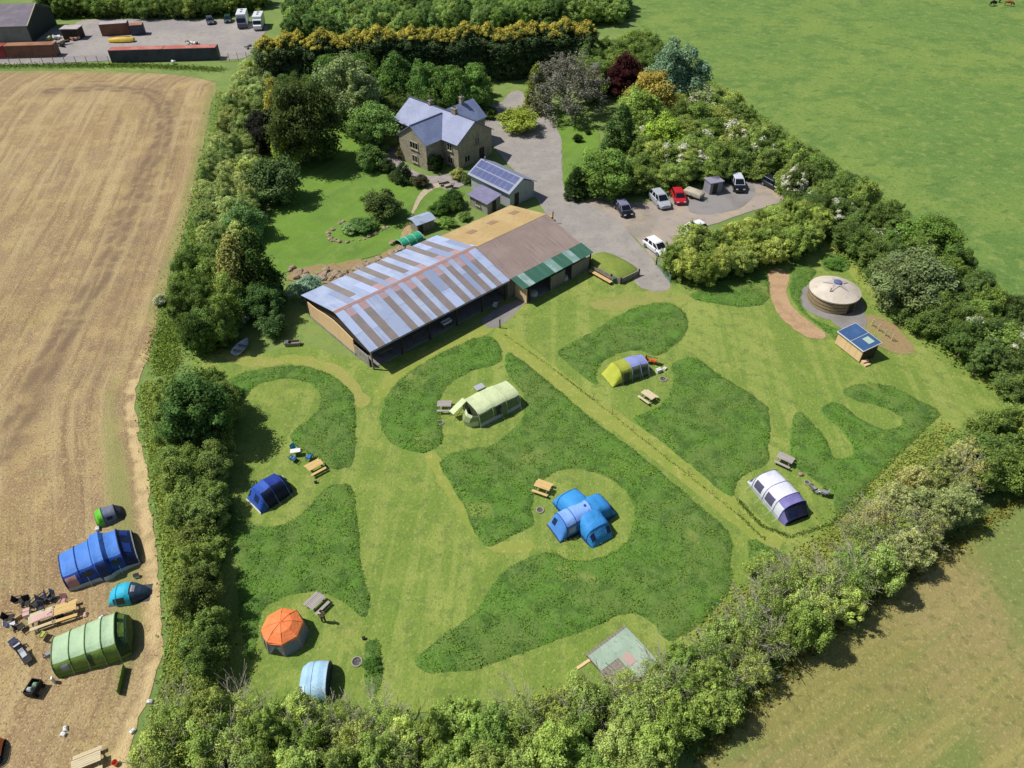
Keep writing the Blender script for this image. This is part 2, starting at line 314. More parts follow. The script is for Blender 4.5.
# paler worn ways in the mown grass
M_WORN = mat('worn_grass', '#8c9445', .95, [(.3, 5, '#7f903c', .45, .62, .8), (1.5, 5, '#a9a75e', .5, .7, .7), (7, 4, '#6e8238', .55, .7, .6)], (6, .7))
def band(name, line, wd, z, m, jit=.12):
    P = [Vector(p) for p in PX(line)]; l = []; r = []
    for i, p in enumerate(P):
        d = (P[min(i + 1, len(P) - 1)] - P[max(i - 1, 0)]).normalized(); nrm = Vector((-d.y, d.x)); l.append(tuple(p + nrm * wd / 2)); r.append(tuple(p - nrm * wd / 2))
    return sheet(name, l + r[::-1], z, m, step=1, jit=jit)
band('grass_path', [(822, 236), (845, 262), (880, 298), (930, 335), (985, 378), (1008, 396)], 1.7, .028, M_WORN, .25)
band('grass_path', [(500, 332), (535, 362), (580, 397), (640, 438), (700, 483), (745, 520), (775, 545)], 2.5, .024, M_WORN, .1)
band('grass_path', [(215, 352), (262, 362), (300, 360), (330, 370), (352, 388), (362, 405)], 1.7, .024, mat('worn_track', '#93924f', .95, [(.35, 5, '#86913f', .45, .6, .9), (4, 4, '#b5a56e', .52, .7, .6)], (6, .6)), .3)
band('grass_path', [(430, 455), (470, 520), (500, 545), (530, 548)], 1.4, .025, M_WORN, .25)
band('grass_path', [(380, 395), (400, 372), (440, 350), (490, 326), (520, 305)], 1.6, .025, M_WORN, .25)

# long grass left between the pitches: a raised uneven sward with blades
LG = [
 [(490, 337), (499, 345), (500, 362), (470, 372), (450, 384), (440, 400), (440, 420), (443, 440), (425, 453), (395, 446), (382, 430), (381, 412), (394, 386), (430, 359), (468, 341)],
 [(440, 463), (458, 451), (490, 446), (510, 432), (523, 415), (523, 395), (510, 379), (505, 364), (509, 353), (535, 371), (570, 400), (600, 425), (640, 455), (690, 498), (727, 531), (731, 560), (728, 592), (700, 625), (668, 640), (650, 621), (625, 614), (590, 628), (530, 650), (470, 670), (425, 672), (414, 660), (440, 637), (475, 612), (490, 588), (505, 570), (530, 557), (550, 552), (575, 561), (605, 556), (626, 541), (634, 515), (624, 490), (602, 475), (575, 469), (552, 474), (537, 490), (532, 510), (533, 525), (510, 537), (490, 547), (478, 540), (465, 510), (450, 485)],
 [(225, 393), (232, 378), (260, 369), (300, 366), (330, 375), (351, 392), (355, 410), (355, 458), (345, 468), (330, 468), (305, 453), (291, 440), (293, 431), (312, 417), (320, 402), (316, 388), (300, 380), (275, 380), (255, 386), (246, 398), (240, 405), (226, 405)],
 [(229, 488), (236, 505), (247, 521), (268, 527), (292, 521), (312, 503), (328, 487), (345, 484), (353, 491), (358, 525), (362, 570), (370, 600), (366, 616), (356, 613), (345, 603), (320, 593), (295, 594), (275, 601), (262, 612), (257, 640), (250, 660), (240, 620), (235, 560), (228, 520)],
 [(365, 644), (372, 640), (379, 643), (382, 665), (380, 688), (370, 694), (363, 670)],
 [(558, 352), (590, 333), (630, 310), (658, 303), (678, 307), (688, 320), (684, 336), (668, 350), (655, 356), (640, 351), (620, 353), (603, 362), (596, 374), (597, 385), (585, 378), (565, 362)],
 [(672, 364), (695, 358), (712, 370), (740, 388), (765, 405), (770, 420), (769, 445), (766, 465), (748, 472), (736, 484), (732, 497), (713, 485), (690, 465), (656, 438), (634, 420), (651, 411), (667, 398), (672, 380)],
 [(793, 416), (800, 412), (808, 418), (822, 435), (831, 450), (834, 458), (845, 458), (854, 453), (848, 440), (835, 425), (820, 411), (828, 404), (838, 403), (855, 415), (872, 425), (885, 430), (898, 428), (902, 420), (890, 410), (865, 403), (848, 398), (843, 392), (850, 386), (870, 383), (895, 388), (918, 400), (940, 413), (930, 425), (915, 440), (895, 460), (870, 485), (847, 507), (837, 517), (833, 502), (822, 486), (802, 472), (791, 463), (790, 440)],
 [(690, 297), (712, 283), (745, 274), (766, 272), (768, 300), (745, 307), (718, 304)],
 [(793, 262), (815, 270), (812, 279), (803, 290), (802, 305), (812, 318), (834, 328), (843, 333), (835, 340), (827, 333), (812, 321), (797, 307), (789, 292), (791, 279)],
 [(822, 256), (838, 254), (850, 264), (846, 271), (825, 270)],
 [(748, 541), (765, 545), (792, 562), (775, 590), (752, 588)],
]
M_LONG = mat('long_grass', '#5a7f2f', .95, [(.13, 5, '#64783a', .42, .6, .8), (.6, 5, '#44632a', .46, .64, .85), (2.0, 5, '#6f8445', .5, .68, .7), (5, 4, '#3a5526', .54, .7, .7), (.16, 4, '#86904a', .6, .7, .7)], (4, .9))
LGW = []
for i, pl in enumerate(LG):
    W = PX(pl); LGW.append(W)
    def zf(co, poly, s=i):
        d = polyline_d(co, poly + poly[:1]); rs = np.random.RandomState(s); n = len(co)
        x, y = co[:, 0], co[:, 1]
        b = .5 + .25 * np.sin(x * 1.9 + np.sin(y * 1.3) * 2) + .25 * np.sin(y * 2.3 + np.sin(x * 1.1) * 2)
        return .03 + np.clip(d / .35, 0, 1) * (.07 + .09 * b + rs.uniform(0, .07, n))
    o, poly = sheet('long_grass', W, .03, M_LONG, grid=.42, step=.5, jit=.1, zfun=zf, kind='stuff', seed=i)
    tag(o, ['uncut long grass between the barn and the cream tent pitch', 'big C shaped sward of long grass round the blue cross tent', 'crescent of long grass above the navy tent pitch', 'long grass between the navy tent and the orange tent',
        'small strip of long grass right of the pale blue tent', 'long grass above the lime and violet tent', 'long grass between the lime tent and the white tent', 'long grass with two mown tongues by the right hedge',
        'long grass near the drive end and gravel', 'arc of long grass between woodchip strip and yurt', 'tuft of long grass behind the yurt', 'long grass patch below the white tent by hedge'][i], 'long grass')
    A = abs(sum(poly[k][0] * poly[k - 1][1] - poly[k - 1][0] * poly[k][1] for k in range(len(poly)))) / 2
    n = int(A * 50); rs = np.random.RandomState(40 + i); xs = [p[0] for p in poly]; ys = [p[1] for p in poly]; P = []
    while len(P) < n:
        q = (rs.uniform(min(xs), max(xs)), rs.uniform(min(ys), max(ys)))
        if inside(q, poly): P.append(q)
    P = np.array(P); n = len(P)
    clump = .5 + .5 * np.sin(P[:, 0] * 2.1 + 1.7 * np.sin(P[:, 1] * 1.4)) * np.sin(P[:, 1] * 1.7 + 1.3 * np.sin(P[:, 0] * .9))
    S = rs.uniform(.04, .095, n) * (.7 + .6 * clump)
    N = np.c_[rs.normal(size=(n, 2)) * .75, rs.uniform(.35, 1.2, n)]
    up = np.c_[rs.normal(size=(n, 2)), np.zeros(n)]
    C = np.c_[P, .13 + S * .6 + rs.uniform(0, .05, n)]
    b = quads('grass_blades', C, N, S, np.clip(.35 * rs.rand(n) + .55 * clump, 0, 1), rs.rand(n) ** 2 * .8, BLADE, o, up)
    b['kind'] = 'stuff'; b.color = lin(('#668c36', '#628734', '#648a35')[i % 3])

# buttercup patches in the long grass
for k, (x, y, r_, n) in enumerate(((346, 505, 2.6, 260), (336, 530, 2.2, 120), (617, 470, 1.6, 160), (575, 557, 2.2, 260), (648, 475, .8, 60), (560, 430, 3, 60), (690, 545, 3, 50), (700, 420, 4, 60), (880, 440, 3, 50), (480, 480, 3, 50), (450, 640, 3, 60), (300, 560, 4, 70))):
    rs = np.random.RandomState(k); c = G(x, y); P = np.c_[c[0] + rs.normal(size=n) * r_ * .6, c[1] + rs.normal(size=n) * r_ * .6, rs.uniform(.3, .42, n)]
    N = np.c_[rs.normal(size=(n, 2)) * .35, np.ones(n)]; o = quads('wildflowers', P, N, rs.uniform(.03, .06, n), rs.rand(n), rs.rand(n), PETAL); o['kind'] = 'stuff'; tag(o, 'scattered yellow buttercups in the long grass', 'flowers')
sheet('bare_soil', PX([(288, 279), (300, 268), (345, 262), (372, 258), (395, 248), (404, 246), (408, 254), (385, 266), (350, 280), (315, 284)]), .06, M_SOIL, jit=.3, step=.6)
# ================================================================== TREES
def rdir(rs, n):
    d = rs.normal(size=(n, 3)); return d / np.linalg.norm(d, axis=1, keepdims=True)
def leafcloud(name, rs, C, cr, per, size, tint_c, flat=.75, upb=.35, m=None, warm_top=None):
    """leaf sprays: clump centres C with radii cr, per leaves each"""
    n = len(C) * per; k = np.repeat(np.arange(len(C)), per)
    d = rdir(rs, n); d[:, 2] += .25; d /= np.linalg.norm(d, axis=1, keepdims=True)
    rad = cr[k] * (.3 + .85 * rs.rand(n) ** .65); off = d * rad[:, None] * rs.uniform(.55, 1.5, (len(C), 3))[k]; off[:, 2] *= flat
    P = C[k] + off; P[:, 2] = np.maximum(P[:, 2], .05)
    N = d + rs.normal(size=(n, 3)) * .5; N[:, 2] += upb + .15
    S = size * rs.uniform(.6, 1.25, n)
    tint = np.clip(.5 + .5 * (tint_c[k] - .5) + rs.uniform(-.3, .3, n), 0, 1); warm = np.clip(rs.rand(n) * .9 * rs.rand(len(C))[k], 0, 1)
    return quads(name, P, N, S, tint, warm, m or LEAF)
def limbs(rs, h, spread, base_r, nl=7, sub=3, lean=(0, 0), thin=.02, twist=.35, z0=.2):
    mb = MB(); tz = h * .55
    tr = [Vector((lean[0] * t * t * h, lean[1] * t * t * h, h * .75 * t)) + Vector((rs.normal() * .05, rs.normal() * .05, 0)) * h * t * .5 for t in (0, .25, .5, .75, 1)]
    mb.tube(tr, [base_r, base_r * .8, base_r * .6, base_r * .4, base_r * .15], 7)
    for i in range(nl):
        t = z0 + (.95 - z0) * (i + rs.rand()) / nl; s = tr[min(3, int(t * 4))].lerp(tr[min(4, int(t * 4) + 1)], t * 4 % 1)
        a = i * 2.4 + rs.rand() * .8; L = spread * (1 - .45 * t) * rs.uniform(.8, 1.1)
        e = s + Vector((math.cos(a) * L + lean[0] * h * .5, math.sin(a) * L + lean[1] * h * .5, L * rs.uniform(.25, .8)))
        md = s.lerp(e, .5) + Vector((rs.normal() * twist, rs.normal() * twist, .12 * L)) * .4
        r0 = base_r * (.5 - .3 * t); mb.tube([s, md, e], [r0, r0 * .6, thin], 5)
        for q in range(sub):
            u = rs.uniform(.35, .95); b = s.lerp(md, u * 2) if u < .5 else md.lerp(e, u * 2 - 1)
            f = b + Vector((rs.normal() * .35 + math.cos(a) * .5 + lean[0], rs.normal() * .35 + math.sin(a) * .5 + lean[1], rs.uniform(0, .6))) * L * .5
            mb.tube([b, b.lerp(f, .5) + Vector((0, 0, .05)), f], [r0 * .35, r0 * .22, thin * .6], 3)
    return mb
PROTO = {}
def hide(o): col.objects.unlink(o); return o
def proto(kind, seed):
    rs = np.random.RandomState(seed)
    bark = BARK
    if kind in ('round', 'broad', 'bush', 'fine'):
        R_, H_, z0, nc, per, sz, crr = dict(round=(2.4, 5.6, .45, 85, 215, .118, .7), broad=(3.2, 6.6, .2, 125, 220, .14, .82), bush=(1.7, 2.7, .15, 58, 170, .1, .53), fine=(2.1, 4.6, .5, 155, 115, .09, .4))[kind]
        d = rdir(rs, nc); d[:, 2] = np.where(d[:, 2] < -.9, -d[:, 2], d[:, 2])
        rr = .5 + .45 * rs.rand(nc) ** .6; rr *= 1 + .16 * np.sin(3 * np.arctan2(d[:, 1], d[:, 0]) + seed) + .1 * np.sin(5 * np.arctan2(d[:, 1], d[:, 0]) + 2 * seed)
        hz = (H_ - z0) / 2; C = np.c_[d[:, 0] * rr * R_, d[:, 1] * rr * R_, z0 + hz + d[:, 2] * rr * hz]
        ins = rdir(rs, nc // 3) * (rs.rand(nc // 3) * .5)[:, None] * [R_, R_, hz] + [0, 0, z0 + hz]
        C = np.r_[C, ins]; cr = crr * rs.uniform(.55, 1.25, len(C))
        crown = leafcloud('crown', rs, C, cr, per, sz, rs.rand(len(C)))
        trunk = limbs(rs, H_, R_ * .8, .13 if kind != 'broad' else .24, 8, 3).build('trunk', bark)
    elif kind == 'wisp':
        R_, H_ = 2.2, 4.6; nc = 85 if seed < 3 else 55; lean = (-.2, .14)
        d = rdir(rs, nc); d[:, 2] = np.abs(d[:, 2]) * 1.1 - .25; rr = .45 + .6 * rs.rand(nc)
        C = np.c_[d[:, 0] * rr * R_ - .5, d[:, 1] * rr * R_ + .3, 2.4 + d[:, 2] * rr * 2.1]
        crown = leafcloud('crown', rs, C, .55 * rs.uniform(.4, 1.2, nc), 55, .085, rs.rand(nc), .8)
        trunk = limbs(rs, H_ * 1.08, R_ * 1.42, .13, 20, 9, lean, .03 if seed < 3 else .036, .5, .1).build('trunk', TWIG)
    elif kind == 'column':      # tall conifer of a screen
        H_, R_ = 9.5, 1.75; nc = 150; z = H_ * rs.rand(nc) ** .85; a = rs.rand(nc) * 2 * PI
        pr = R_ * np.clip(np.minimum(1, (H_ - z) / 1.8) ** .7, .15, 1) * rs.uniform(.7, 1.05, nc)
        C = np.c_[np.cos(a) * pr, np.sin(a) * pr, z * .97 + .2]; cr = np.where(z > H_ - 2, .34, .55) * rs.uniform(.7, 1.3, nc)
        crown = leafcloud('crown', rs, C, cr, 75, .15, rs.rand(nc), 1.2, .6)
        tz = H_ - 1.4 * rs.rand(40) ** 1.2; ta = rs.rand(40) * 2 * PI; tr_ = np.clip((H_ - tz) / 1.2, .1, 1) * R_ * .85
        tip = leafcloud('golden_tips', rs, np.c_[np.cos(ta) * tr_, np.sin(ta) * tr_, tz + .35], .36 * rs.uniform(.6, 1.2, 40), 70, .12, rs.rand(40), 1.3, .6, GOLD)
        trunk = MB().tube([(0, 0, 0), (0, 0, H_ * .9)], [.2, .03], 7).build('trunk', bark)
        PROTO[(kind, seed)] = (hide(trunk), hide(crown), R_, H_, hide(tip)); return
    elif kind == 'cone':
        H_, R_ = 5.0, 1.5; nc = 90; z = H_ * rs.rand(nc) ** 1.3; a = rs.rand(nc) * 2 * PI
        pr = R_ * (1 - (z / H_) ** 1.5) ** .7 * rs.uniform(.75, 1.05, nc)
        C = np.c_[np.cos(a) * pr, np.sin(a) * pr, z * .95 + .2]
        crown = leafcloud('crown', rs, C, .42 * rs.uniform(.7, 1.2, nc), 90, .11, rs.rand(nc), 1.1, .5)
        trunk = MB().tube([(0, 0, 0), (0, 0, H_ * .9)], [.12, .03], 7).build('trunk', bark)
    elif kind == 'weep':
        H_, R_ = 6.5, 3.4; nc = 170; a = rs.rand(nc) * 2 * PI; q = rs.rand(nc) ** .6; t = rs.rand(nc)
        C = np.c_[np.cos(a) * q * R_, np.sin(a) * q * R_, (H_ - 2.2 * q ** 2) * (1 - .92 * t * q ** .5)]
        crown = leafcloud('crown', rs, C, .5 * rs.uniform(.5, 1.2, nc), 60, .11, rs.rand(nc), 1.5, .2)
        trunk = limbs(rs, H_, R_, .25, 14, 6, (0, 0), .02, .4).build('trunk', TWIG)
    PROTO[(kind, seed)] = (hide(trunk), hide(crown), R_, H_, None)
KINDS = {'round': 5, 'broad': 3, 'bush': 4, 'fine': 4, 'wisp': 4, 'column': 3, 'cone': 2, 'weep': 1}
for k, n in KINDS.items():
    for s in range(n): proto(k, s + 1)
rsb = np.random.RandomState(5)
def blossom_proto(R_, H_, s):
    rs = np.random.RandomState(s); d = rdir(rs, 34); d[:, 2] = np.abs(d[:, 2])
    C = np.c_[d[:, :2] * R_ * .97, H_ * .45 + d[:, 2] * H_ * .55]
    return hide(leafcloud('blossom', rs, C, .5 * rs.uniform(.5, 1.2, 34), 70, .13, rs.rand(34), .8, .5, BLOSSOM))
BLOS = {k: blossom_proto(PROTO[(k, 1)][2], PROTO[(k, 1)][3], 3) for k in ('round', 'bush', 'fine')}
def jcol(h, j=.18):
    c = lin(h); k = 1.5 + rng.uniform(-j, j); g = rng.uniform(-j, j) * .3
    y = .3 * c[0] + .6 * c[1] + .1 * c[2]; c = [v + (y * w_ - v) * .06 for v, w_ in zip(c, (1.02, 1.0, .8))]
    return (c[0] * k * (1 + g), c[1] * k, c[2] * k * (1 - g), 1)
def plant(kind, x, y, r, h, colour, name, label, cat, group=None, blossom=False, jit=.18, gold=False):
    s = rng.randint(1, KINDS[kind]); tr, cr, R_, H_, tip = PROTO[(kind, s)]
    t = thing(name, label, cat, (x, y, 0), rng.uniform(0, 2 * PI) if kind != 'wisp' else rng.uniform(-.5, .5), group); t.scale = (r / R_, r / R_ * rng.uniform(.9, 1.1), h / H_)
    for o in (tr, cr):
        c = o.copy(); col.objects.link(c); c.parent = t
        if o is cr: c.color = jcol(colour, jit)
    if tip and gold: c = tip.copy(); col.objects.link(c); c.parent = t
    if blossom:
        c = BLOS.get(kind, BLOS['round']).copy(); col.objects.link(c); c.parent = t
    return t
def tree(kind, px, py, rpx, colour, name, label, cat='tree', hf=None, **kw):
    """one plant measured in the photo: crown centre, crown radius in px"""
    for _ in range(3):
        hm = hf or 1.0
        sc = FPX / (math.cos(PITCH) * G(px, py)[1] + CAMH * math.sin(PITCH)); r = rpx / sc; R_, H_ = PROTO[(kind, 1)][2:4]
        h = H_ / R_ * r * hm
    x, y = G(px, py, h * .55)
    return plant(kind, x, y, r, h, colour, name, label, cat, **kw)
def fill(poly, spacing, kinds, cols, hr, name, label, cat, group, hc=2.0, rad=(.9, 1.25), blossom=0.0, bl_label=None, seed=0):
    """individual bushes filling a hedge outline, each its own plant"""
    W = PX(poly, hc); r = random.Random(seed); pts = []; xs = [p[0] for p in W]; ys = [p[1] for p in W]
    for _ in range(9000):
        q = (r.uniform(min(xs), max(xs)), r.uniform(min(ys), max(ys)))
        if inside(q, W) and all((q[0] - p[0]) ** 2 + (q[1] - p[1]) ** 2 > spacing ** 2 for p in pts): pts.append(q)
    for q in pts:
        b = r.random() < blossom; k = r.choice(kinds)
        if b and k not in BLOS: k = 'fine'
        plant(k, q[0], q[1], spacing * r.uniform(*rad) * .82, r.uniform(*hr) * (.6 if k == 'bush' else 1), r.choice(cols), name, bl_label if b and bl_label else label, cat, group + (' in blossom' if b else ''), b)
    # low leafy growth at the hedge foot
    A = abs(sum(W[k][0] * W[k - 1][1] - W[k - 1][0] * W[k][1] for k in range(len(W)))) / 2
    n = int(A * 26); rs = np.random.RandomState(seed + 90); P = []
    cx = sum(xs) / len(xs); cy = sum(ys) / len(ys)
    while len(P) < n:
        q = (rs.uniform(min(xs), max(xs)), rs.uniform(min(ys), max(ys)))
        if inside(q, W): P.append((q[0] + rs.normal() * .7, q[1] + rs.normal() * .7))
    P = np.array(P); n = len(P); N = rs.normal(size=(n, 3)); N[:, 2] = np.abs(N[:, 2]) + .4
    u = quads('undergrowth', np.c_[P, rs.uniform(.03, .75, n)], N, rs.uniform(.12, .26, n), rs.rand(n), rs.rand(n) * .5, LEAF); u['kind'] = 'stuff'; u.color = lin('#5f7c3a')
    tag(u, 'low brambles and weeds under the ' + group, 'undergrowth')
    return pts
OL = ['#84994c', '#8d9f54', '#789046', '#97a65c', '#7f904c']         # olive hedge leaves in new growth
MG = ['#62783b', '#6e8641', '#5a7238', '#7a8e48', '#667c3e']         # mid green
DK = ['#4a5e32', '#526836', '#5a6e3a']
fill([(146, 752), (180, 714), (250, 712), (330, 714), (400, 716), (480, 716), (560, 706), (610, 690), (655, 682), (668, 715), (650, 760), (600, 830), (400, 850), (120, 850)], 1.75, ['fine', 'fine', 'fine', 'wisp', 'wisp', 'round'], OL, (3.4, 4.8), 'hedge_tree',
     'olive green hedgerow tree in the broad hedge along the bottom of the camp', 'hedge tree', 'hedge along the bottom of the camp', hc=2.2, seed=1)
fill([(650, 690), (690, 655), (735, 620), (790, 590), (850, 560), (885, 528), (915, 555), (880, 580), (820, 625), (770, 668), (720, 712), (690, 745), (665, 740)], 1.75, ['fine', 'wisp', 'wisp', 'wisp'], OL + MG[3:4], (3.9, 5.3), 'hedge_tree',
     'twiggy light green tree in the slanting hedge right of the wooden deck', 'hedge tree', 'hedge slanting up from the deck', hc=1.9, seed=2)
fill([(870, 525), (905, 495), (935, 470), (960, 452), (985, 482), (955, 512), (915, 550), (885, 560)], 1.9, ['wisp', 'wisp', 'wisp', 'fine'], ['#8d9660', '#848f55', '#979a66'], (4.2, 5.4), 'hedge_tree',
     'bare branched grey green tree leaning in the right hand corner hedge', 'hedge tree', 'bare branched trees in the corner hedge', hc=2.2, seed=3)
fill([(968, 445), (1000, 428), (1040, 412), (1060, 450), (1000, 480), (985, 476)], 2.2, ['round', 'round', 'fine'], MG, (4.2, 5.6), 'hedge_tree',
     'leafy mid green tree at the right end of the slanting hedge', 'hedge tree', 'leafy trees at the hedge corner', hc=2.4, seed=4)
fill([(785, 165), (812, 160), (850, 190), (895, 218), (940, 252), (985, 295), (1040, 335), (1060, 385), (1020, 385), (975, 355), (935, 325), (895, 290), (860, 252), (830, 222), (795, 195)], 2.15, ['round', 'round', 'fine', 'bush'], MG + DK, (3.8, 5.8), 'boundary_tree',
     'green hedgerow tree in the tall hedge along the right pasture', 'hedge tree', 'hedge along the right pasture', hc=2.4, blossom=.1, bl_label='white blossoming hawthorn in the tall hedge along the right pasture', seed=5)
fill([(172, 392), (210, 382), (228, 402), (222, 440), (210, 490), (206, 540), (210, 600), (214, 650), (204, 690), (186, 690), (190, 640), (188, 560), (180, 500), (170, 445), (164, 410)], 1.75, ['round', 'fine', 'fine', 'bush'], ['#62783b', '#6a8040', '#728444', '#788c48', '#6a7a40'], (3.2, 4.6), 'hedgerow_bush',
     'bushy green hedge tree between the stubble field and the camp', 'hedge tree', 'hedge between stubble field and camp', hc=2.0, seed=6)
fill([(196, 262), (215, 255), (232, 300), (226, 330), (195, 345), (182, 330), (184, 290)], 1.9, ['round', 'round', 'fine'], MG, (4.2, 6.0), 'hedgerow_bush',
     'tall green tree in the hedge left of the small white dinghy', 'hedge tree', 'hedge trees left of the dinghy', hc=2.5, seed=7)
fill([(228, 118), (240, 85), (262, 48), (285, 50), (292, 75), (268, 100), (252, 130), (248, 170), (255, 200), (235, 240), (205, 250), (196, 225), (206, 180), (214, 145)], 2.1, ['fine', 'fine', 'round', 'bush'], ['#8e9c62', '#96a468', '#84945a', '#9aa866', '#788c52'], (3.2, 4.8), 'hedgerow_bush',
     'green hedge tree between the stubble field and the garden', 'hedge tree', 'hedge between stubble field and garden', hc=2.4, seed=8)
fill([(40, 9), (120, 9), (190, 9), (240, 5), (262, -2), (268, -8), (180, -3), (60, -2)], 2.7, ['round', 'round', 'fine'], MG + ['#7d9049'], (4.0, 5.2), 'hedgerow_bush',
     'green hedge tree along the back of the container yard', 'hedge tree', 'hedge behind the container yard', hc=2.2, seed=9)
fill([(290, 38), (296, 26), (330, 30), (420, 28), (500, 20), (560, 14), (620, 12), (625, -6), (500, -12), (300, -12), (292, 10)], 2.75, ['fine', 'fine', 'fine', 'cone'], ['#718c49', '#66824a', '#7a9350', '#5c7640', '#849b58'], (5.0, 6.6), 'plantation_tree',
     'light green young tree in the dense plantation behind the conifer screen', 'tree', 'plantation trees behind the conifers', hc=3.0, seed=10)
fill([(672, 262), (690, 250), (720, 240), (760, 222), (800, 208), (822, 216), (815, 238), (780, 250), (740, 262), (700, 272)], 2.0, ['round', 'fine', 'fine'], ['#8a9a4c', '#7b8f44', '#97a356', '#6b803e'], (3.6, 5.0), 'shrub_tree',
     'light olive tree in the clump between the car park and the camp', 'tree', 'clump between car park and camp', hc=2.3, seed=11)
fill([(610, 178), (645, 164), (690, 156), (740, 146), (770, 160), (750, 166), (700, 170), (650, 180)], 2.2, ['round', 'round', 'bush'], MG, (3.2, 4.2), 'hedge_tree',
     'green tree in the hedge shading the back row of parked cars', 'hedge tree', 'hedge behind the parked cars', hc=2.3, blossom=.06, bl_label='white flowering tree in the hedge behind the parked cars', seed=12)
fill([(640, 120), (690, 75), (720, 95), (760, 125), (790, 155), (760, 160), (700, 160), (640, 165), (610, 158)], 2.7, ['round', 'fine', 'round', 'bush'], MG + ['#7d8f48', '#8a9a52'], (4.0, 5.6), 'garden_tree',
     'mixed green garden tree in the copse between house drive and right pasture', 'tree', 'copse between drive and right pasture', hc=2.5, blossom=.13, bl_label='white blossoming tree in the copse beside the right pasture', seed=13)
fill([(262, 100), (290, 80), (350, 74), (420, 78), (478, 82), (480, 98), (430, 106), (395, 114), (370, 132), (352, 122), (330, 108), (290, 112)], 2.6, ['round', 'round', 'fine'], DK + MG[:3], (3.6, 4.8), 'garden_tree',
     'dark green tree in the belt between conifer screen and lawn', 'tree', 'tree belt between conifers and lawn', hc=2.6, seed=14)
fill([(575, 70), (600, 55), (640, 40), (665, 60), (680, 90), (650, 80), (620, 70), (590, 90)], 2.7, ['round', 'round'], MG, (4.6, 6.2), 'garden_tree',
     'full green tree beside the end of the conifer screen', 'tree', 'trees at the end of the conifer screen', hc=2.8, seed=15)
# the conifer screen with golden tips
A0 = Vector(G(275, 90)); A1 = Vector(G(430, 80)); A2 = Vector(G(583, 73)); n = 30
for i in range(n):
    t = i / (n - 1) * 2; p = A0.lerp(A1, t) if t < 1 else A1.lerp(A2, t - 1)
    plant('column', p.x + rng.uniform(-.2, .2), p.y + rng.uniform(-.5, .5), rng.uniform(2.2, 2.6), rng.uniform(8.8, 10.4), '#4a5c3c', 'conifer', 'dark conifer with golden tips in the long screen behind the house', 'conifer', 'conifer screen behind the house', gold=True)
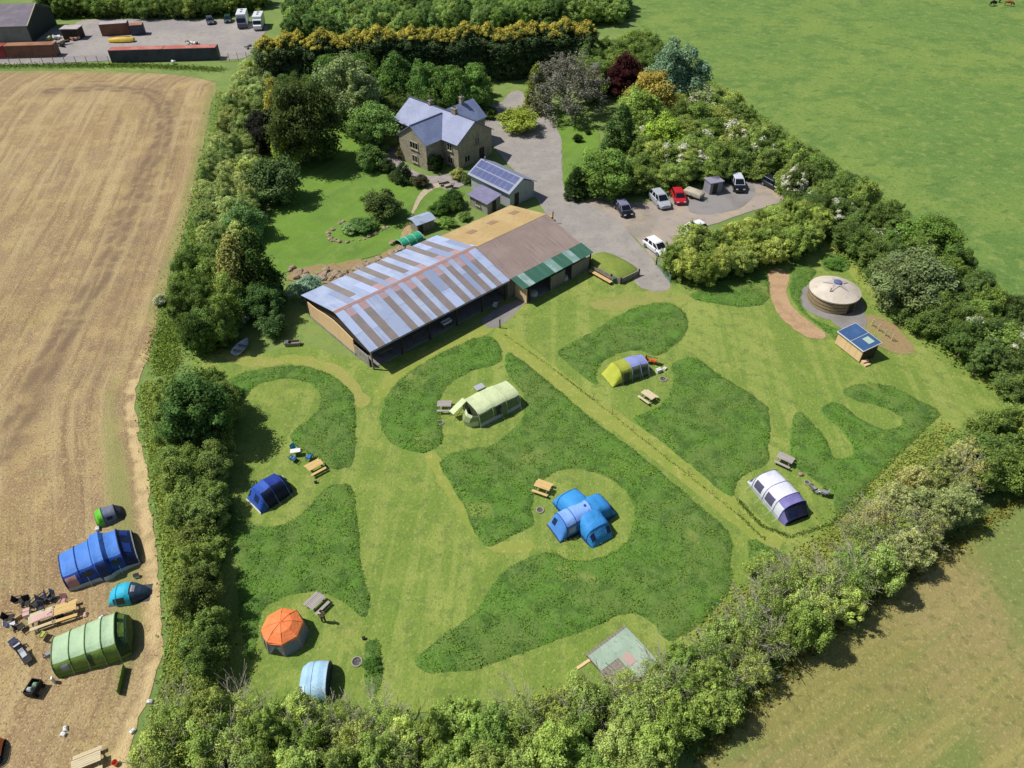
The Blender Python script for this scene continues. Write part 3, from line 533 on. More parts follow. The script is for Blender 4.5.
# single plants that stand out
S = [('broad', 300, 121, 29, '#4c5a30', 'garden_tree', 'broad dark green tree with golden edge left of the house lawn', 'tree', 1.15),
 ('bush', 287, 150, 11, '#95a23f', 'shrub', 'bright yellow green shrub at the foot of the broad dark tree', 'shrub', 1.7),
 ('cone', 276, 108, 13, '#8f8c3a', 'conifer', 'golden edged conifer on the left side of the broad dark tree', 'conifer', 1.2),
 ('round', 266, 130, 17, '#2b2c2a', 'garden_tree', 'almost black purple tree left of the broad dark tree', 'tree', .9),
 ('bush', 160, 300, 6, '#7d8f5c', 'shrub', 'small white blossomed bush on the verge of stubble field', 'shrub', .9),
 ('bush', 274, 180, 23, '#52683f', 'shrub', 'round dusky green bush on the left edge of the lawn', 'shrub', 1.0),
 ('bush', 245, 221, 19, '#688a52', 'shrub', 'fresh green rhododendron bush left of the lawn corner', 'shrub', 1.0),
 ('cone', 238, 268, 20, '#82844a', 'conifer', 'golden yellow conifer left of the barn, by the hedge', 'conifer', 1.0),
 ('cone', 256, 266, 18, '#3c5226', 'conifer', 'tall dark conifer just right of the golden conifer', 'conifer', 1.2),
 ('broad', 262, 300, 22, '#4b6838', 'garden_tree', 'dark green tree standing close to the left gable of the barn', 'tree', .75),
 ('bush', 306, 288, 14, '#7d9c86', 'shrub', 'grey green bush touching the back corner of the striped barn', 'shrub', .8),
 ('bush', 272, 326, 13, '#4c673c', 'shrub', 'dark shaded bush beside the barn gable above the dinghy', 'shrub', .9),
 ('round', 198, 412, 30, '#4a6836', 'hedge_tree', 'largest dark round tree in the left camp hedge', 'tree', 1.0),
 ('round', 350, 92, 26, '#74855a', 'garden_tree', 'grey green tree between the broad dark tree and conifers', 'tree', .95),
 ('round', 374, 126, 20, '#6b8a4a', 'garden_tree', 'light green spreading tree just left of the stone house', 'tree', .9),
 ('bush', 371, 158, 14, '#56723c', 'shrub', 'rounded bush below the spreading tree left of house', 'shrub', .9),
 ('cone', 403, 172, 8, '#37492a', 'conifer', 'small clipped dark cone in the front border of house', 'conifer', .75),
 ('bush', 388, 166, 8, '#3c4d2b', 'shrub', 'dark clipped dome shrub left of the cone in front of house', 'shrub', .9),
 ('bush', 421, 181, 8, '#4a4a35', 'shrub', 'dark purplish low shrub right of the clipped cone', 'shrub', .8),
 ('bush', 435, 163, 8, '#26381c', 'climbing_plant', 'dark creeper bush in the inner corner of the stone house', 'shrub', 1.1),  # very dark leaf colour covers both ivy and the corner's shadow
 ('bush', 458, 174, 7, '#8f9656', 'shrub', 'pale leafy shrub at the front corner of the stone house', 'shrub', .9),
 ('bush', 381, 205, 18, '#55663a', 'garden_tree', 'bushy tree at the end of the island bed on the lawn', 'tree', .85),
 ('bush', 363, 224, 12, '#5f7f45', 'shrub', 'leafy clump in the island flower bed on the lawn', 'shrub', .6),
 ('bush', 349, 228, 9, '#7d9a63', 'shrub', 'pale leafy clump at the left end of island bed', 'shrub', .6),
 ('bush', 452, 199, 11, '#3d5a2b', 'shrub', 'dark hedge bush beside the small slate lean-to', 'shrub', .8),
 ('bush', 440, 208, 10, '#49672f', 'shrub', 'green bush between chicken run and slate lean-to', 'shrub', .8),
 ('bush', 447, 222, 8, '#6d9040', 'shrub', 'low bright green shrub behind the tan barn roof', 'shrub', .6),
 ('bush', 519, 120, 18, '#8c9c42', 'shrub', 'bright yellow green shrub inside the bend of the drive', 'shrub', .65),
 ('bush', 489, 112, 8, '#4d6230', 'shrub', 'small round clipped bush beside the drive behind house', 'shrub', .8),
 ('weep', 570, 84, 33, '#6c6c63', 'weeping_tree', 'large grey silver weeping tree by the drive', 'tree', .8),
 ('cone', 537, 87, 11, '#67732f', 'conifer', 'narrow yellow edged conifer left of the grey weeping tree', 'conifer', 1.1),
 ('round', 626, 76, 16, '#3e2226', 'garden_tree', 'small dark purple leaved tree right of the grey weeping tree', 'tree', .9),
 ('round', 676, 76, 25, '#6d8a70', 'garden_tree', 'blue green willow like tree beside the right pasture', 'tree', .9),
 ('round', 651, 96, 21, '#958a44', 'garden_tree', 'golden bronze tree near the purple leaved tree', 'tree', .9),
 ('bush', 663, 137, 20, '#8aa341', 'shrub', 'bright lime green bush in the copse by the drive', 'shrub', 1.1),
 ('round', 637, 112, 20, '#7f9446', 'garden_tree', 'yellow green tree below the golden bronze tree', 'tree', .9),
 ('cone', 620, 132, 15, '#4d6535', 'conifer', 'dark green conifer at the edge of the drive lawn', 'conifer', 1.0),
 ('broad', 606, 172, 25, '#63803c', 'hedge_tree', 'big rounded green tree shading the left parked cars', 'tree', .8),
 ('cone', 576, 182, 10, '#2f4423', 'conifer', 'small dark conifer at the edge of the drive', 'conifer', .9),
 ('bush', 578, 138, 5, '#2d3f20', 'shrub', 'tiny dark clipped shrub on the strip of lawn by drive', 'shrub', .8),
 ('bush', 588, 132, 3, '#33461f', 'shrub', 'smallest dark clipped shrub on the strip of lawn', 'shrub', .8),
 ('broad', 912, 280, 33, '#66764e', 'hedge_tree', 'big pale grey green willow bush opposite the yurt', 'tree', .8),
 ('broad', 930, 240, 27, '#5d7a36', 'hedge_tree', 'glossy mid green tree above the pale willow bush', 'tree', .8),
 ('bush', 834, 264, 8, '#4f7330', 'shrub', 'low green bush on the grass behind the yurt', 'shrub', .5),
 ('round', 1005, 345, 22, '#6e8640', 'hedge_tree', 'hawthorn with white blossom at the far right of pasture hedge', 'tree', .8),
 ('round', 700, 102, 15, '#7f9060', 'garden_tree', 'white blossomed tree on the pasture edge below willow', 'tree', .8),
 ('bush', 768, 568, 16, '#7c8f45', 'shrub', 'loose light green shrub where the central path meets hedge', 'shrub', .9),
 ('fine', 695, 243, 20, '#8a9a52', 'shrub_tree', 'light olive tree hiding the rear white car, left end of clump', 'tree', .9),
 ('bush', 378, 146, 8, '#5d6f42', 'shrub', 'green bush at the upper end of the house border', 'shrub', .9),
 ('bush', 394, 176, 6, '#4d5f38', 'shrub', 'small dark bush between dome shrub and lawn', 'shrub', .8),
 ('bush', 412, 180, 6, '#5f6f44', 'shrub', 'small grey green bush beside the purplish shrub', 'shrub', .8),
 ('bush', 401, 152, 6, '#7a7a52', 'shrub', 'bushy wall shrub against the left wing of house', 'shrub', 1.2),
 ('bush', 467, 178, 6, '#55693c', 'shrub', 'small bush between patio and solar outbuilding', 'shrub', .9),
 ('bush', 456, 206, 7, '#4a6330', 'shrub', 'dark bush under the lean-to window side', 'shrub', .9),
 ('bush', 464, 216, 6, '#6f8a48', 'shrub', 'pale green bush behind the tan roof edge', 'shrub', .7),
 ('bush', 372, 664, 8, '#4c7030', 'shrub', 'narrow weedy shrub in the grass strip by fire ring', 'shrub', .6)]
for k, x, y, r_, c, nm, lb, ct, hf in S:
    tree(k, x, y, r_, c, nm, lb, ct, hf=hf, jit=.05, blossom=('blossom' in lb))
# row of rounded trees in front of the conifers
for x, y in ((330, 80), (362, 78), (394, 82), (425, 86), (449, 90), (474, 88)):
    tree('round', x, y, 16, '#5f8040', 'garden_tree', 'rounded fresh green tree in the row before the conifer screen', 'tree', hf=1.1, group='row before the conifer screen')
# saplings in a line along the central path
SAP = [(593, 400), (612, 414), (633, 430), (648, 443), (666, 458), (688, 474), (712, 494), (738, 515)]
sm = limbs(np.random.RandomState(3), 1.3, .45, .03, 6, 1, (0, 0), .012, .2).build('stem', BARK); hide(sm)
for i, (x, y) in enumerate(SAP):
    p = G(x, y); t = thing('sapling', 'thin bare sapling in the line along the central mown path', 'sapling', (p[0], p[1], 0), rng.uniform(0, 6), 'saplings along the central path')
    c = sm.copy(); col.objects.link(c); c.parent = t; s = rng.uniform(.7, 1.1); t.scale = (s, s, s)
def tufts(name, label, line, wd, n, sz, colr, seed):
    rs = np.random.RandomState(seed); W = [np.array(q) for q in PX(line)]; P = []
    for _ in range(n):
        k = rs.randint(len(W) - 1); P.append(W[k] + (W[k + 1] - W[k]) * rs.rand() + rs.normal(size=2) * wd)
    P = np.array(P); N = np.c_[rs.normal(size=(n, 2)) * .7, rs.uniform(.3, 1.3, n)]; S_ = sz * rs.uniform(.5, 1.2, n)
    o = quads(name, np.c_[P, .03 + S_ * .7], N, S_, rs.rand(n), rs.rand(n) * .6, BLADE, None, np.c_[rs.normal(size=(n, 2)), np.zeros(n)]); o['kind'] = 'stuff'; o.color = lin(colr)
    return tag(o, label, 'grass')
tufts('long_grass', 'thin line of long grass under the saplings', [(505, 335), (560, 374), (593, 400), (666, 458), (738, 515), (765, 540)], .08, 900, .07, '#5f783a', 1)
tufts('long_grass', 'dark line of long grass along the white tent pitch', [(738, 500), (760, 525), (790, 537), (830, 525), (850, 508), (870, 488)], .12, 1300, .09, '#587438', 2)
tufts('long_grass', 'lush weeds along the stubble edge of the left hedge', [(148, 385), (151, 420), (160, 470), (169, 530), (177, 590), (181, 640), (173, 690), (151, 745)], .45, 16000, .15, '#93a858', 3)
tufts('long_grass', 'rough grass fringe along the stubble edge beside the garden hedge', [(224, 92), (211, 160), (197, 220), (180, 290), (166, 340), (168, 372)], .9, 14000, .15, '#799345', 4)
tufts('long_grass', 'rough grass bank between stubble field and container yard', [(-60, 67), (60, 66), (140, 66), (222, 70)], .8, 5000, .2, '#637f38', 5)
tufts('long_grass', 'straggly grass fringe along the pasture side of right hedge', [(700, 75), (760, 118), (830, 165), (905, 222), (980, 290), (1040, 330)], .6, 5000, .16, '#84984a', 6)
tufts('long_grass', 'rough grass fringe under the slanting hedge on the field side', [(700, 755), (760, 690), (830, 630), (900, 580), (970, 535), (1030, 490)], .5, 3500, .15, '#7d8040', 7)
tufts('long_grass', 'straggly pale grass between the hedge and the camp corner', [(700, 640), (760, 590), (820, 555), (860, 520), (900, 470), (950, 430)], .8, 5000, .15, '#8d9a50', 8)
# ================================================================== BUILDINGS
def gable_solid(mb, x0, x1, y0, y1, ze, zr, ridge='y', mi=0, z0=0):
    if ridge == 'y':
        xm = (x0 + x1) / 2; pr = [(x0, z0), (x1, z0), (x1, ze), (xm, zr), (x0, ze)]; rings = [[(x, y, z) for x, z in pr] for y in (y0, y1)]
    else:
        ym = (y0 + y1) / 2; pr = [(y0, z0), (y1, z0), (y1, ze), (ym, zr), (y0, ze)]; rings = [[(x, y, z) for y, z in pr] for x in (x0, x1)]
    return mb.loft(rings, mi)
def slab(mb, a, b, c, d, t=.08, mi=0):
    """roof plane a-b (eave) c-d (ridge end above b, a) with thickness"""
    a, b, c, d = map(Vector, (a, b, c, d)); n = (b - a).cross(d - a).normalized()
    if n.z < 0: n = -n
    return mb.add([a, b, c, d, a + n * t, b + n * t, c + n * t, d + n * t], [(3, 2, 1, 0), (4, 5, 6, 7), (0, 1, 5, 4), (1, 2, 6, 5), (2, 3, 7, 6), (3, 0, 4, 7)], mi)
M_BLUE = mat('pale_blue_sheeting', '#9aa6c2', .5, [(.25, 4, '#aebad2', .4, .62, .8), (.5, 4, '#8593b6', .5, .7, .6, (3, .4, .4)), (.9, 5, '#a2918f', .58, .72, .6)], (1.0, .5, (9, .1, .1), 0, .05), spec=.4)
M_BROWNP = mat('weathered_skylight_sheeting', '#857b77', .7, [(.6, 4, '#78726f', .4, .65, .8), (.45, 5, '#99869a', .56, .7, .5), (1.2, 5, '#9b7a6a', .6, .74, .6), (2, 4, '#8a7a72', .5, .7, .7, (3, .4, .4)), (.35, 3, '#7a828e', .6, .75, .7)], (1.0, .5, (9, .1, .1), 0, .05))
M_RUST = mat('rusty_sheeting', '#a98a88', .8, [(1, 4, '#9a98aa', .42, .64, .9), (3, 4, '#a8786a', .52, .7, .7)])
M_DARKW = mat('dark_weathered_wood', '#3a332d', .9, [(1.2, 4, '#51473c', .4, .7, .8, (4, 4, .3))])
M_ORW = mat('fresh_larch_boards', '#e0bf94', .8, [(1.5, 4, '#cda87c', .4, .7, .8, (4, 4, .25)), (6, 3, '#ead0ac', .55, .7, .6, (4, 4, .2))])
M_GREYW = mat('grey_weathered_wood', '#8d857a', .9, [(1.5, 4, '#6f675c', .4, .7, .8, (4, 4, .3))])
M_CONC = mat('concrete_floor', '#8a8580', .9, [(1, 4, '#75706a', .4, .7, .8)])
M_TAN = mat('tan_roof_felt', '#ab9265', .9, [(.25, 4, '#b79f72', .42, .62, .8), (1.5, 4, '#9a8158', .52, .7, .6), (6, 3, '#c2a670', .55, .75, .5)], (8, .2))
M_PINK = mat('pinkish_brown_roof_sheets', '#8f7d77', .85, [(.3, 4, '#9b8a82', .42, .62, .8), (.8, 4, '#7d6d68', .5, .7, .7, (4, .3, .3)), (5, 3, '#a8968c', .55, .75, .5)], (1.0, .4, (9, .1, .1), 0, .05))
M_GREENR = mat('green_roof_sheeting', '#35614f', .55, [(.6, 4, '#456f5c', .4, .65, .8, (3, .4, .4))], (1, .5, (8, .1, .1), 0, .05), spec=.5)
M_CLEAR = mat('pale_clear_roof_sheeting', '#78988f', .4, [(.8, 4, '#a7b7b4', .4, .65, .8)], spec=.5)
BO = G(373, 370); BA = R(42.5)
barn = thing('barn', 'long open fronted barn under a pale blue and brown striped sheet roof', 'barn', (BO[0], BO[1], 0), BA)
L_, W_, YR, ZE, ZR = 20.6, 14.0, 6.4, 3.1, 4.75
mb = MB(); rr = random.Random(4)
def strips(y0, z0, y1, z1, dirn, brown):
    edges = sorted(set([-.25, L_ + .15] + [v for b in brown for v in b[:2]]))
    for x0, x1 in zip(edges[:-1], edges[1:]):
        isb = any(b[0] <= x0 and x1 <= b[1] for b in brown); x1 -= .015
        def pt(x, t): return (x, y0 + (y1 - y0) * t, z0 + (z1 - z0) * t)
        if isb:
            t1 = rr.uniform(.72, .86)
            slab(mb, pt(x0, 0), pt(x1, 0), pt(x1, t1), pt(x0, t1), .06, 1); slab(mb, pt(x0, t1 + .002), pt(x1, t1 + .002), pt(x1, 1), pt(x0, 1), .06, 2 if dirn > 0 or rr.random() < .4 else 0)
        else:
            nx_ = max(1, round((x1 - x0) / 1.0))
            for q in range(nx_):
                u0, u1 = x0 + (x1 - x0) * q / nx_, x0 + (x1 - x0) * (q + 1) / nx_ - .01; tm = rr.uniform(.35, .6)
                for t0, t1 in ((0, tm), (tm + .002, 1)): slab(mb, pt(u0, t0), pt(u1, t0), pt(u1, t1), pt(u0, t1), .06 + (.012 if t0 else 0), rr.choice((0, 0, 0, 3, 4)))
fb = [(.9, 1.9), (2.75, 3.75), (5.6, 6.5), (7.45, 8.45), (9.3, 10.25), (11.1, 12.1), (13.5, 14.5), (15.2, 16.1), (16.9, 17.8), (18.6, 19.5)]
strips(-.45, ZE - .1, YR - .12, ZR, 1, fb)
rb = [(2.9, 3.9), (6.2, 7.2), (8.1, 9.1), (10.6, 11.5), (12.6, 13.6), (15.6, 16.6), (17.8, 18.8)]
strips(W_ + .35, ZE - .1, YR + .12, ZR, -1, rb)
mb.build('roof', [M_BLUE, M_BROWNP, M_RUST, mat('paler_blue_sheeting', '#a9b6d4', .5, [(.5, 5, '#8f9dbe', .5, .68, .7)], (1.0, .5, (9, .1, .1), 0, .05)), mat('duller_blue_sheeting', '#8a97b4', .55, [(.5, 5, '#9b98a8', .5, .68, .8)], (1.0, .5, (9, .1, .1), 0, .05))], barn)
mb = MB(); slab(mb, (-.3, YR - .28, ZR - .01), (L_ + .2, YR - .28, ZR - .01), (L_ + .2, YR, ZR + .1), (-.3, YR, ZR + .1), .05); slab(mb, (-.3, YR + .28, ZR - .01), (L_ + .2, YR + .28, ZR - .01), (L_ + .2, YR, ZR + .1), (-.3, YR, ZR + .1), .05)
mb.build('ridge_cap', mat('rusty_ridge', '#ad8880', .8, [(1, 4, '#a09aac', .5, .68, .8)]), barn)
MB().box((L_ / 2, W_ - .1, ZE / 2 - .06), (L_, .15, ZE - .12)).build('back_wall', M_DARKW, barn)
# left gable: larch boards with a ragged dark gap above, short wall at the front
def gpoly(mb, x, th, pts, mi=0): return mb.loft([[(x, y, z) for y, z in pts], [(x + th, y, z) for y, z in pts]], mi)
mb = MB(); gpoly(mb, 0, .1, [(3.6, .35), (13.6, .35), (13.6, 2.3), (11.5, 2.35), (9.5, 2.7), (7.5, 2.85), (5.5, 2.6), (3.6, 2.3)]); mb.build('gable_boarding', M_ORW, barn)
mb = MB(); mb.box((.05, 8.6, .17), (.2, 10.2, .34)); mb.box((.05, 2.1, .8), (.1, 2.9, 1.6)); mb.build('plinth_wall', mat('block_wall', '#9a948c', .9, [(1.5, 4, '#7c766e', .4, .7, .8)]), barn)
mb = MB(); gpoly(mb, .25, .1, [(.2, 2.0), (13.8, 2.0), (13.8, ZE - .12), (YR, ZR - .1), (.2, ZE - .12)]); mb.build('gable_boarding', M_DARKW, barn)['label'] = 'dark boarding under the gable'  # dark panel stands in for the dark open gap above the boards
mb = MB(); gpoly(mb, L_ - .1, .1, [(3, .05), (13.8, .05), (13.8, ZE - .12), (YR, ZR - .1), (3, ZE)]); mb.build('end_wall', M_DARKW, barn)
for x in (.12, 4.2, 8.3, 12.4, 16.5, 20.3):
    MB().box((x, .05, 1.5), (.16, .16, 3.0)).build('post', M_GREYW if x < 1 else M_DARKW, barn)
MB().box((L_ / 2, .05, 2.86), (L_, .12, .22)).build('eave_beam', M_DARKW, barn)
MB().box((L_ / 2, -.5, 2.93), (L_ + .2, .12, .1)).build('gutter', mat('grey_plastic', '#5a5c60', .5), barn)
MB().box((L_ / 2 + .1, W_ / 2, .05), (L_ - .4, W_ - .3, .1)).build('floor', M_CONC, barn)
mb = MB(); mb.box((10, 3.4, .75), (13, .1, 1.5)); mb.build('partition', M_DARKW, barn)
# things standing inside the barn's open front
bm_ = Matrix.Translation((BO[0], BO[1], 0)) @ Matrix.Rotation(BA, 4, 'Z')
def atb(x, y, z=.1): return tuple(bm_ @ Vector((x, y, z)))
M_WHT = mat('white_plastic', '#d9d9d6', .5); M_BLK = mat('black_plastic', '#1c1c1e', .6); M_STEEL = mat('dull_steel', '#8b8d90', .4, metal=.7)
for i, (x, lab) in enumerate(((2.6, 'dark trestle table nearest the gable post inside the barn'), (7.4, 'dark trestle table in the middle of the open barn'))):
    t = thing('trestle_table', lab, 'table', atb(x, 1.3), BA)
    MB().bbox((0, 0, .73), (1.8, .75, .05), .01).build('tabletop', M_GREYW, t)
    for s in (-.65, .65):
        m2 = MB(); m2.tube([(s, -.3, 0), (s, 0, .7), (s, .3, 0)], .03, 5); m2.build('trestle', M_DARKW, t)
t = thing('wash_trough', 'white wash trough on legs at the open barn front', 'trough', atb(11.2, .55), BA)
mb = MB(); mb.loft([[(x * s, y * s, z) for x, y in ((-.7, -.3), (.7, -.3), (.7, .3), (-.7, .3))] for s, z in ((.8, .6), (1, .9), (.92, .9), (.75, .66))]); mb.build('basin', M_WHT, t)
for x in (-.5, .5): MB().box((x, 0, .32), (.06, .4, .64)).build('leg', M_STEEL, t)
t = thing('wheelbarrow', 'white and dark wheelbarrow at the right end of the open barn', 'wheelbarrow', atb(18.2, -.5, .03), BA + .6)
mb = MB(); mb.loft([[(x * s, y * s, z) for x, y in ((-.45, -.3), (.4, -.25), (.4, .25), (-.45, .3))] for s, z in ((.6, .32), (1, .62), (.93, .62), (.55, .36))]); mb.build('tray', M_WHT, t)
MB().cyl((.62, 0, .2), .2, .09, 'y', 14).build('wheel', M_BLK, t)
for s in (-.24, .24): MB().tube([(.62, s * .4, .2), (0, s, .34), (-.95, s * 1.15, .58)], .025, 5).build('handle', M_STEEL, t); MB().tube([(-.25, s, .34), (-.3, s, 0)], .02, 5).build('leg', M_STEEL, t)

mid = thing('outbuilding', 'lower barn with tan and pinkish brown roof slopes joined to striped barn', 'building', atb(L_ + .2, 0, 0), BA)
ML = 12.9
mb = MB(); gable_solid(mb, .05, ML - .15, .1, 13.2, 2.85, 4.4, 'x'); 
mid_w = mb.build('wall', M_GREYW, mid)
mb = MB(); slab(mb, (.02, -.25, 2.95), (ML, -.25, 2.95), (ML, 6.2, 4.65), (.02, 6.2, 4.65), .08); mb.build('roof', M_PINK, mid)['label'] = 'pinkish brown front roof slope'
mb = MB(); slab(mb, (.02, 13.6, 3.1), (ML, 13.6, 3.1), (ML, 6.24, 4.65), (.02, 6.24, 4.65), .08); rf = mb.build('roof', M_TAN, mid); rf['label'] = 'tan rear roof slope'
for x in (2.6, 6.3, 10.4):
    mb = MB(); z = lambda y: 3.1 + (13.6 - y) / 7.36 * 1.55 + .085
    slab(mb, (x, 11.4, z(11.4)), (x + 1.3, 11.4, z(11.4)), (x + 1.3, 10.3, z(10.3)), (x, 10.3, z(10.3)), .03); mb.build('rooflight', mat('dull_rooflight', '#93795e', .7), mid)
mb = MB(); slab(mb, (-.9, 7.5, 4.45), (.3, 7.5, 4.45), (.3, 6.5, 4.72), (-.9, 6.5, 4.72), .06); mb.build('roof_patch', mat('light_blue_sheet', '#9fc4e2', .5), mid)
can = MB(); xs = [0.25, 1.3, 2.4, 5.9, 7.3, 9.3, 10.6, 11.2, ML + .2]
for i, (a, b) in enumerate(zip(xs[:-1], xs[1:])): slab(can, (a, -2.55, 2.5), (b - .01, -2.55, 2.5), (b - .01, -.28, 2.98), (a, -.28, 2.98), .05, 1 if i in (1, 3, 5) else 0)
can.build('canopy', [M_GREENR, M_CLEAR], mid)
for x in (1.6, 5.2, 9.1, 12.8): MB().box((x, -2.35, 1.22), (.14, .14, 2.44)).build('post', M_DARKW, mid)
mb = MB(); mb.box((1.0, -1.4, 1.1), (.12, 2.1, 2.2)); mb.build('side_boarding', M_ORW, mid)
mb = MB()
for a, b in ((5.3, 8.0), (9.2, 12.7)): mb.box(((a + b) / 2, -2.3, 1.0), (b - a, .06, 2.0))
mb.build('front_boarding', M_GREYW, mid)
mb = MB(); mb.box((4.2, .07, 1.1), (1.4, .06, 2.0)); mb.build('door', M_DARKW, mid)
MB().box((6.9, -1.1, .04), (12.2, 2.6, .08)).build('floor', M_CONC, mid)
for i, (x, y, lab) in enumerate(((2.9, -1.7, 'pale upturned tub under the left end of the green canopy'), (8.4, -1.8, 'pale upturned tub in the gap between boards of the green canopy'))):
    p = bm_ @ Vector((L_ + .2 + x, y, .08)); t = thing('tub', lab, 'tub', p, BA); MB().lathe([(.6, 0), (.55, .45), (.3, .55), (0.02, .56)], 14).build('shell', mat('pale_tub', '#b9b4aa', .6), t, True); MB().lathe([(.63, 0), (.63, .06), (.58, .06)], 14).build('rim', M_GREYW, t)

# stone house
M_STONE = mat('rubble_stone', '#a39a84', .95, [(1.2, 4, '#857d6a', .4, .65, .8), (3.5, 3, '#bab096', .5, .68, .8), (6, 3, '#6d6656', .56, .72, .8), (.4, 3, '#938c7e', .5, .7, .6)], (7, .8))
M_SLATE = mat('blue_grey_slate', '#7680a0', .5, [(.4, 4, '#8690b0', .42, .64, .8), (2.5, 4, '#666f8c', .5, .7, .6, (1, 1, 1)), (7, 3, '#909ab8', .55, .72, .5)], (10, .25), spec=.45)
M_GLASS = mat('dark_window_glass', '#151a20', .08, spec=.6); M_FRAME = mat('pale_window_frame', '#a9a492', .6); M_LEAD = mat('lead_grey', '#4c5060', .6)
HO = G(459, 170); HA = R(48)
house = thing('house', 'stone farmhouse with crossing blue grey slate roofs and chimneys', 'house', (HO[0], HO[1], 0), HA)
HE, HR = 4.5, 7.0
mb = MB(); gable_solid(mb, 0, 8, 0, 15.3, HE, HR - .12); mb.build('wall', M_STONE, house)
mb = MB(); gable_solid(mb, -3.7, .2, 3.6, 10.2, HE, HR - .42, 'x'); mb.build('wing_wall', M_STONE, house)
mb = MB(); gable_solid(mb, 7.8, 11.2, 4.6, 10.6, HE, HR - .42, 'x'); mb.build('rear_wing_wall', M_STONE, house)
mb = MB(); sl_ = (HR - HE) / 4
for sx, xe in ((1, -.35), (-1, 8.35)): slab(mb, (xe, -.25, HE - .35 * sl_), (xe, 15.55, HE - .35 * sl_), (4 , 15.55, HR), (4, -.25, HR), .12)
roof = mb.build('roof', M_SLATE, house)
mb = MB(); zr = HR - .3; s2 = (zr - HE) / 3.3
for ye in (3.35, 10.45): slab(mb, (-3.95, ye, HE - .25 * s2), (3.4, ye, HE - .25 * s2), (3.4, 6.9, zr), (-3.95, 6.9, zr), .1)
mb.build('wing_roof', M_SLATE, house)
mb = MB()
for ye in (4.35, 10.85): slab(mb, (11.5, ye, HE - .25 * s2), (4.6, ye, HE - .25 * s2), (4.6, 7.6, zr), (11.5, 7.6, zr), .1)
mb.build('rear_wing_roof', M_SLATE, house)
mb = MB(); mb.box((4, 7.6, HR + .12), (.3, 15.9, .1)); mb.box((-.3, 6.9, zr + .11), (7.2, .24, .09)); mb.build('ridge_tiles', M_LEAD, roof)
for x, y, h in ((4, 4.6, .7), (4, 10.4, .6), (8.6, 7.6, .6)):
    mb = MB(); mb.box((x, y, HR + h / 2 - .1), (.6, .95 if h > .65 else .55, h + .5)); mb.box((x, y, HR + h + .2), (.72, 1.08 if h > .65 else .68, .12)); 
    for k in (-.22, .22): mb.cyl((x, y + k, HR + h + .45), .1, .3, n=8, mi=1)
    mb.build('chimney', [M_STONE, M_LEAD], roof)
def window(parent, o, nrm, w, h, lights=2, lab=None):
    """o = centre on the wall plane, nrm = outward axis in local space"""
    n = Vector(nrm); u = Vector((-n.y, n.x, 0)); o = Vector(o); rz = math.atan2(u.y, u.x)
    mb = MB(); t = .09
    for s in (-1, 1): mb.box(o + u * s * (w / 2) + n * .04, (t, .12, h + t), rz); mb.box(o + Vector((0, 0, s * h / 2)) + n * .041, (w + t, .12, t), rz)
    for k in range(1, lights): mb.box(o + u * (w * (k / lights - .5)) + n * .04, (t, .12, h), rz)
    f = mb.build('window', M_FRAME, parent)
    MB().box(o + n * .015, (w, .03, h), rz).build('pane', M_GLASS, f)
    MB().box(o + n * .1 - Vector((0, 0, h / 2 + .1)), (w + .3, .22, .1), rz).build('sill', M_STONE, f)
for z, wd, n in ((3.55, 1.9, 3), (1.25, 1.3, 2)): window(house, (-3.7, 6.5, z), (-1, 0, 0), wd, 1.15, n)
for z in (3.4, 1.2): window(house, (0, 1.9, z), (-1, 0, 0), 1.1, 1.1, 2)
window(house, (0, 12.8, 3.3), (-1, 0, 0), 1.1, 1.1, 2)
window(house, (4.4, 0, 3.6), (0, -1, 0), 1.1, 1.2, 2); window(house, (2, 0, 1.3), (0, -1, 0), 1.2, 1.1, 2)
mb = MB(); mb.box((5.5, -.04, 1.05), (1.1, .1, 2.1)); d = mb.build('door', M_DARKW, house); MB().box((5.9, -.12, 1.05), (.08, .08, .12)).build('handle', M_STEEL, d)
MB().box((-.45, 7.6, HE - .2), (.12, .1, .1)).build('bracket', M_LEAD, house)

# solar outbuilding and its slate lean-to
SA = math.atan2(97.69 - 104.63, -.3 + 7.06); SO = G(510, 208)
sol = thing('outbuilding', 'small white walled outbuilding with a roof of solar panels', 'building', (SO[0], SO[1], 0), SA)   # x runs towards the lower right
M_WWALL = mat('pale_render', '#a8acb0', .9, [(1, 4, '#969a9e', .4, .7, .6)])
mb = MB(); gable_solid(mb, -8.8, 0, 0, 5.2, 2.5, 3.85, 'x'); mb.build('wall', M_WWALL, sol)
mb = MB(); slab(mb, (-9.2, -.4, 2.42), (.3, -.4, 2.42), (.3, 2.6, 4.0), (-9.2, 2.6, 4.0), .1); slab(mb, (-9.2, 5.5, 2.5), (.3, 5.5, 2.5), (.3, 2.62, 4.0), (-9.2, 2.62, 4.0), .1); r2 = mb.build('roof', mat('pale_grey_slate', '#8b90a4', .5), sol)
M_PV = mat('solar_cells', '#4a5480', .25, [(.6, 3, '#58628c', .4, .65, .7)], spec=.6); M_ALU = mat('aluminium', '#8f95a8', .4, metal=.3)
def on(y): return 2.42 + (y + .4) / 3.0 * 1.58 + .13
for r_ in range(2):
    for k in range(8):
        x0 = -8.9 + k * 1.08; y0 = -.2 + r_ * 1.34; y1 = y0 + 1.28
        m2 = MB(); slab(m2, (x0, y0, on(y0)), (x0 + 1.06, y0, on(y0)), (x0 + 1.06, y1, on(y1)), (x0, y1, on(y1)), .04); p_ = m2.build('solar_panel', M_ALU, sol)
        m2 = MB(); slab(m2, (x0 + .025, y0 + .04, on(y0 + .04) + .042), (x0 + 1.035, y0 + .04, on(y0 + .04) + .042), (x0 + 1.035, y1 - .04, on(y1 - .04) + .042), (x0 + .025, y1 - .04, on(y1 - .04) + .042), .012); m2.build('solar_cells', M_PV, p_)
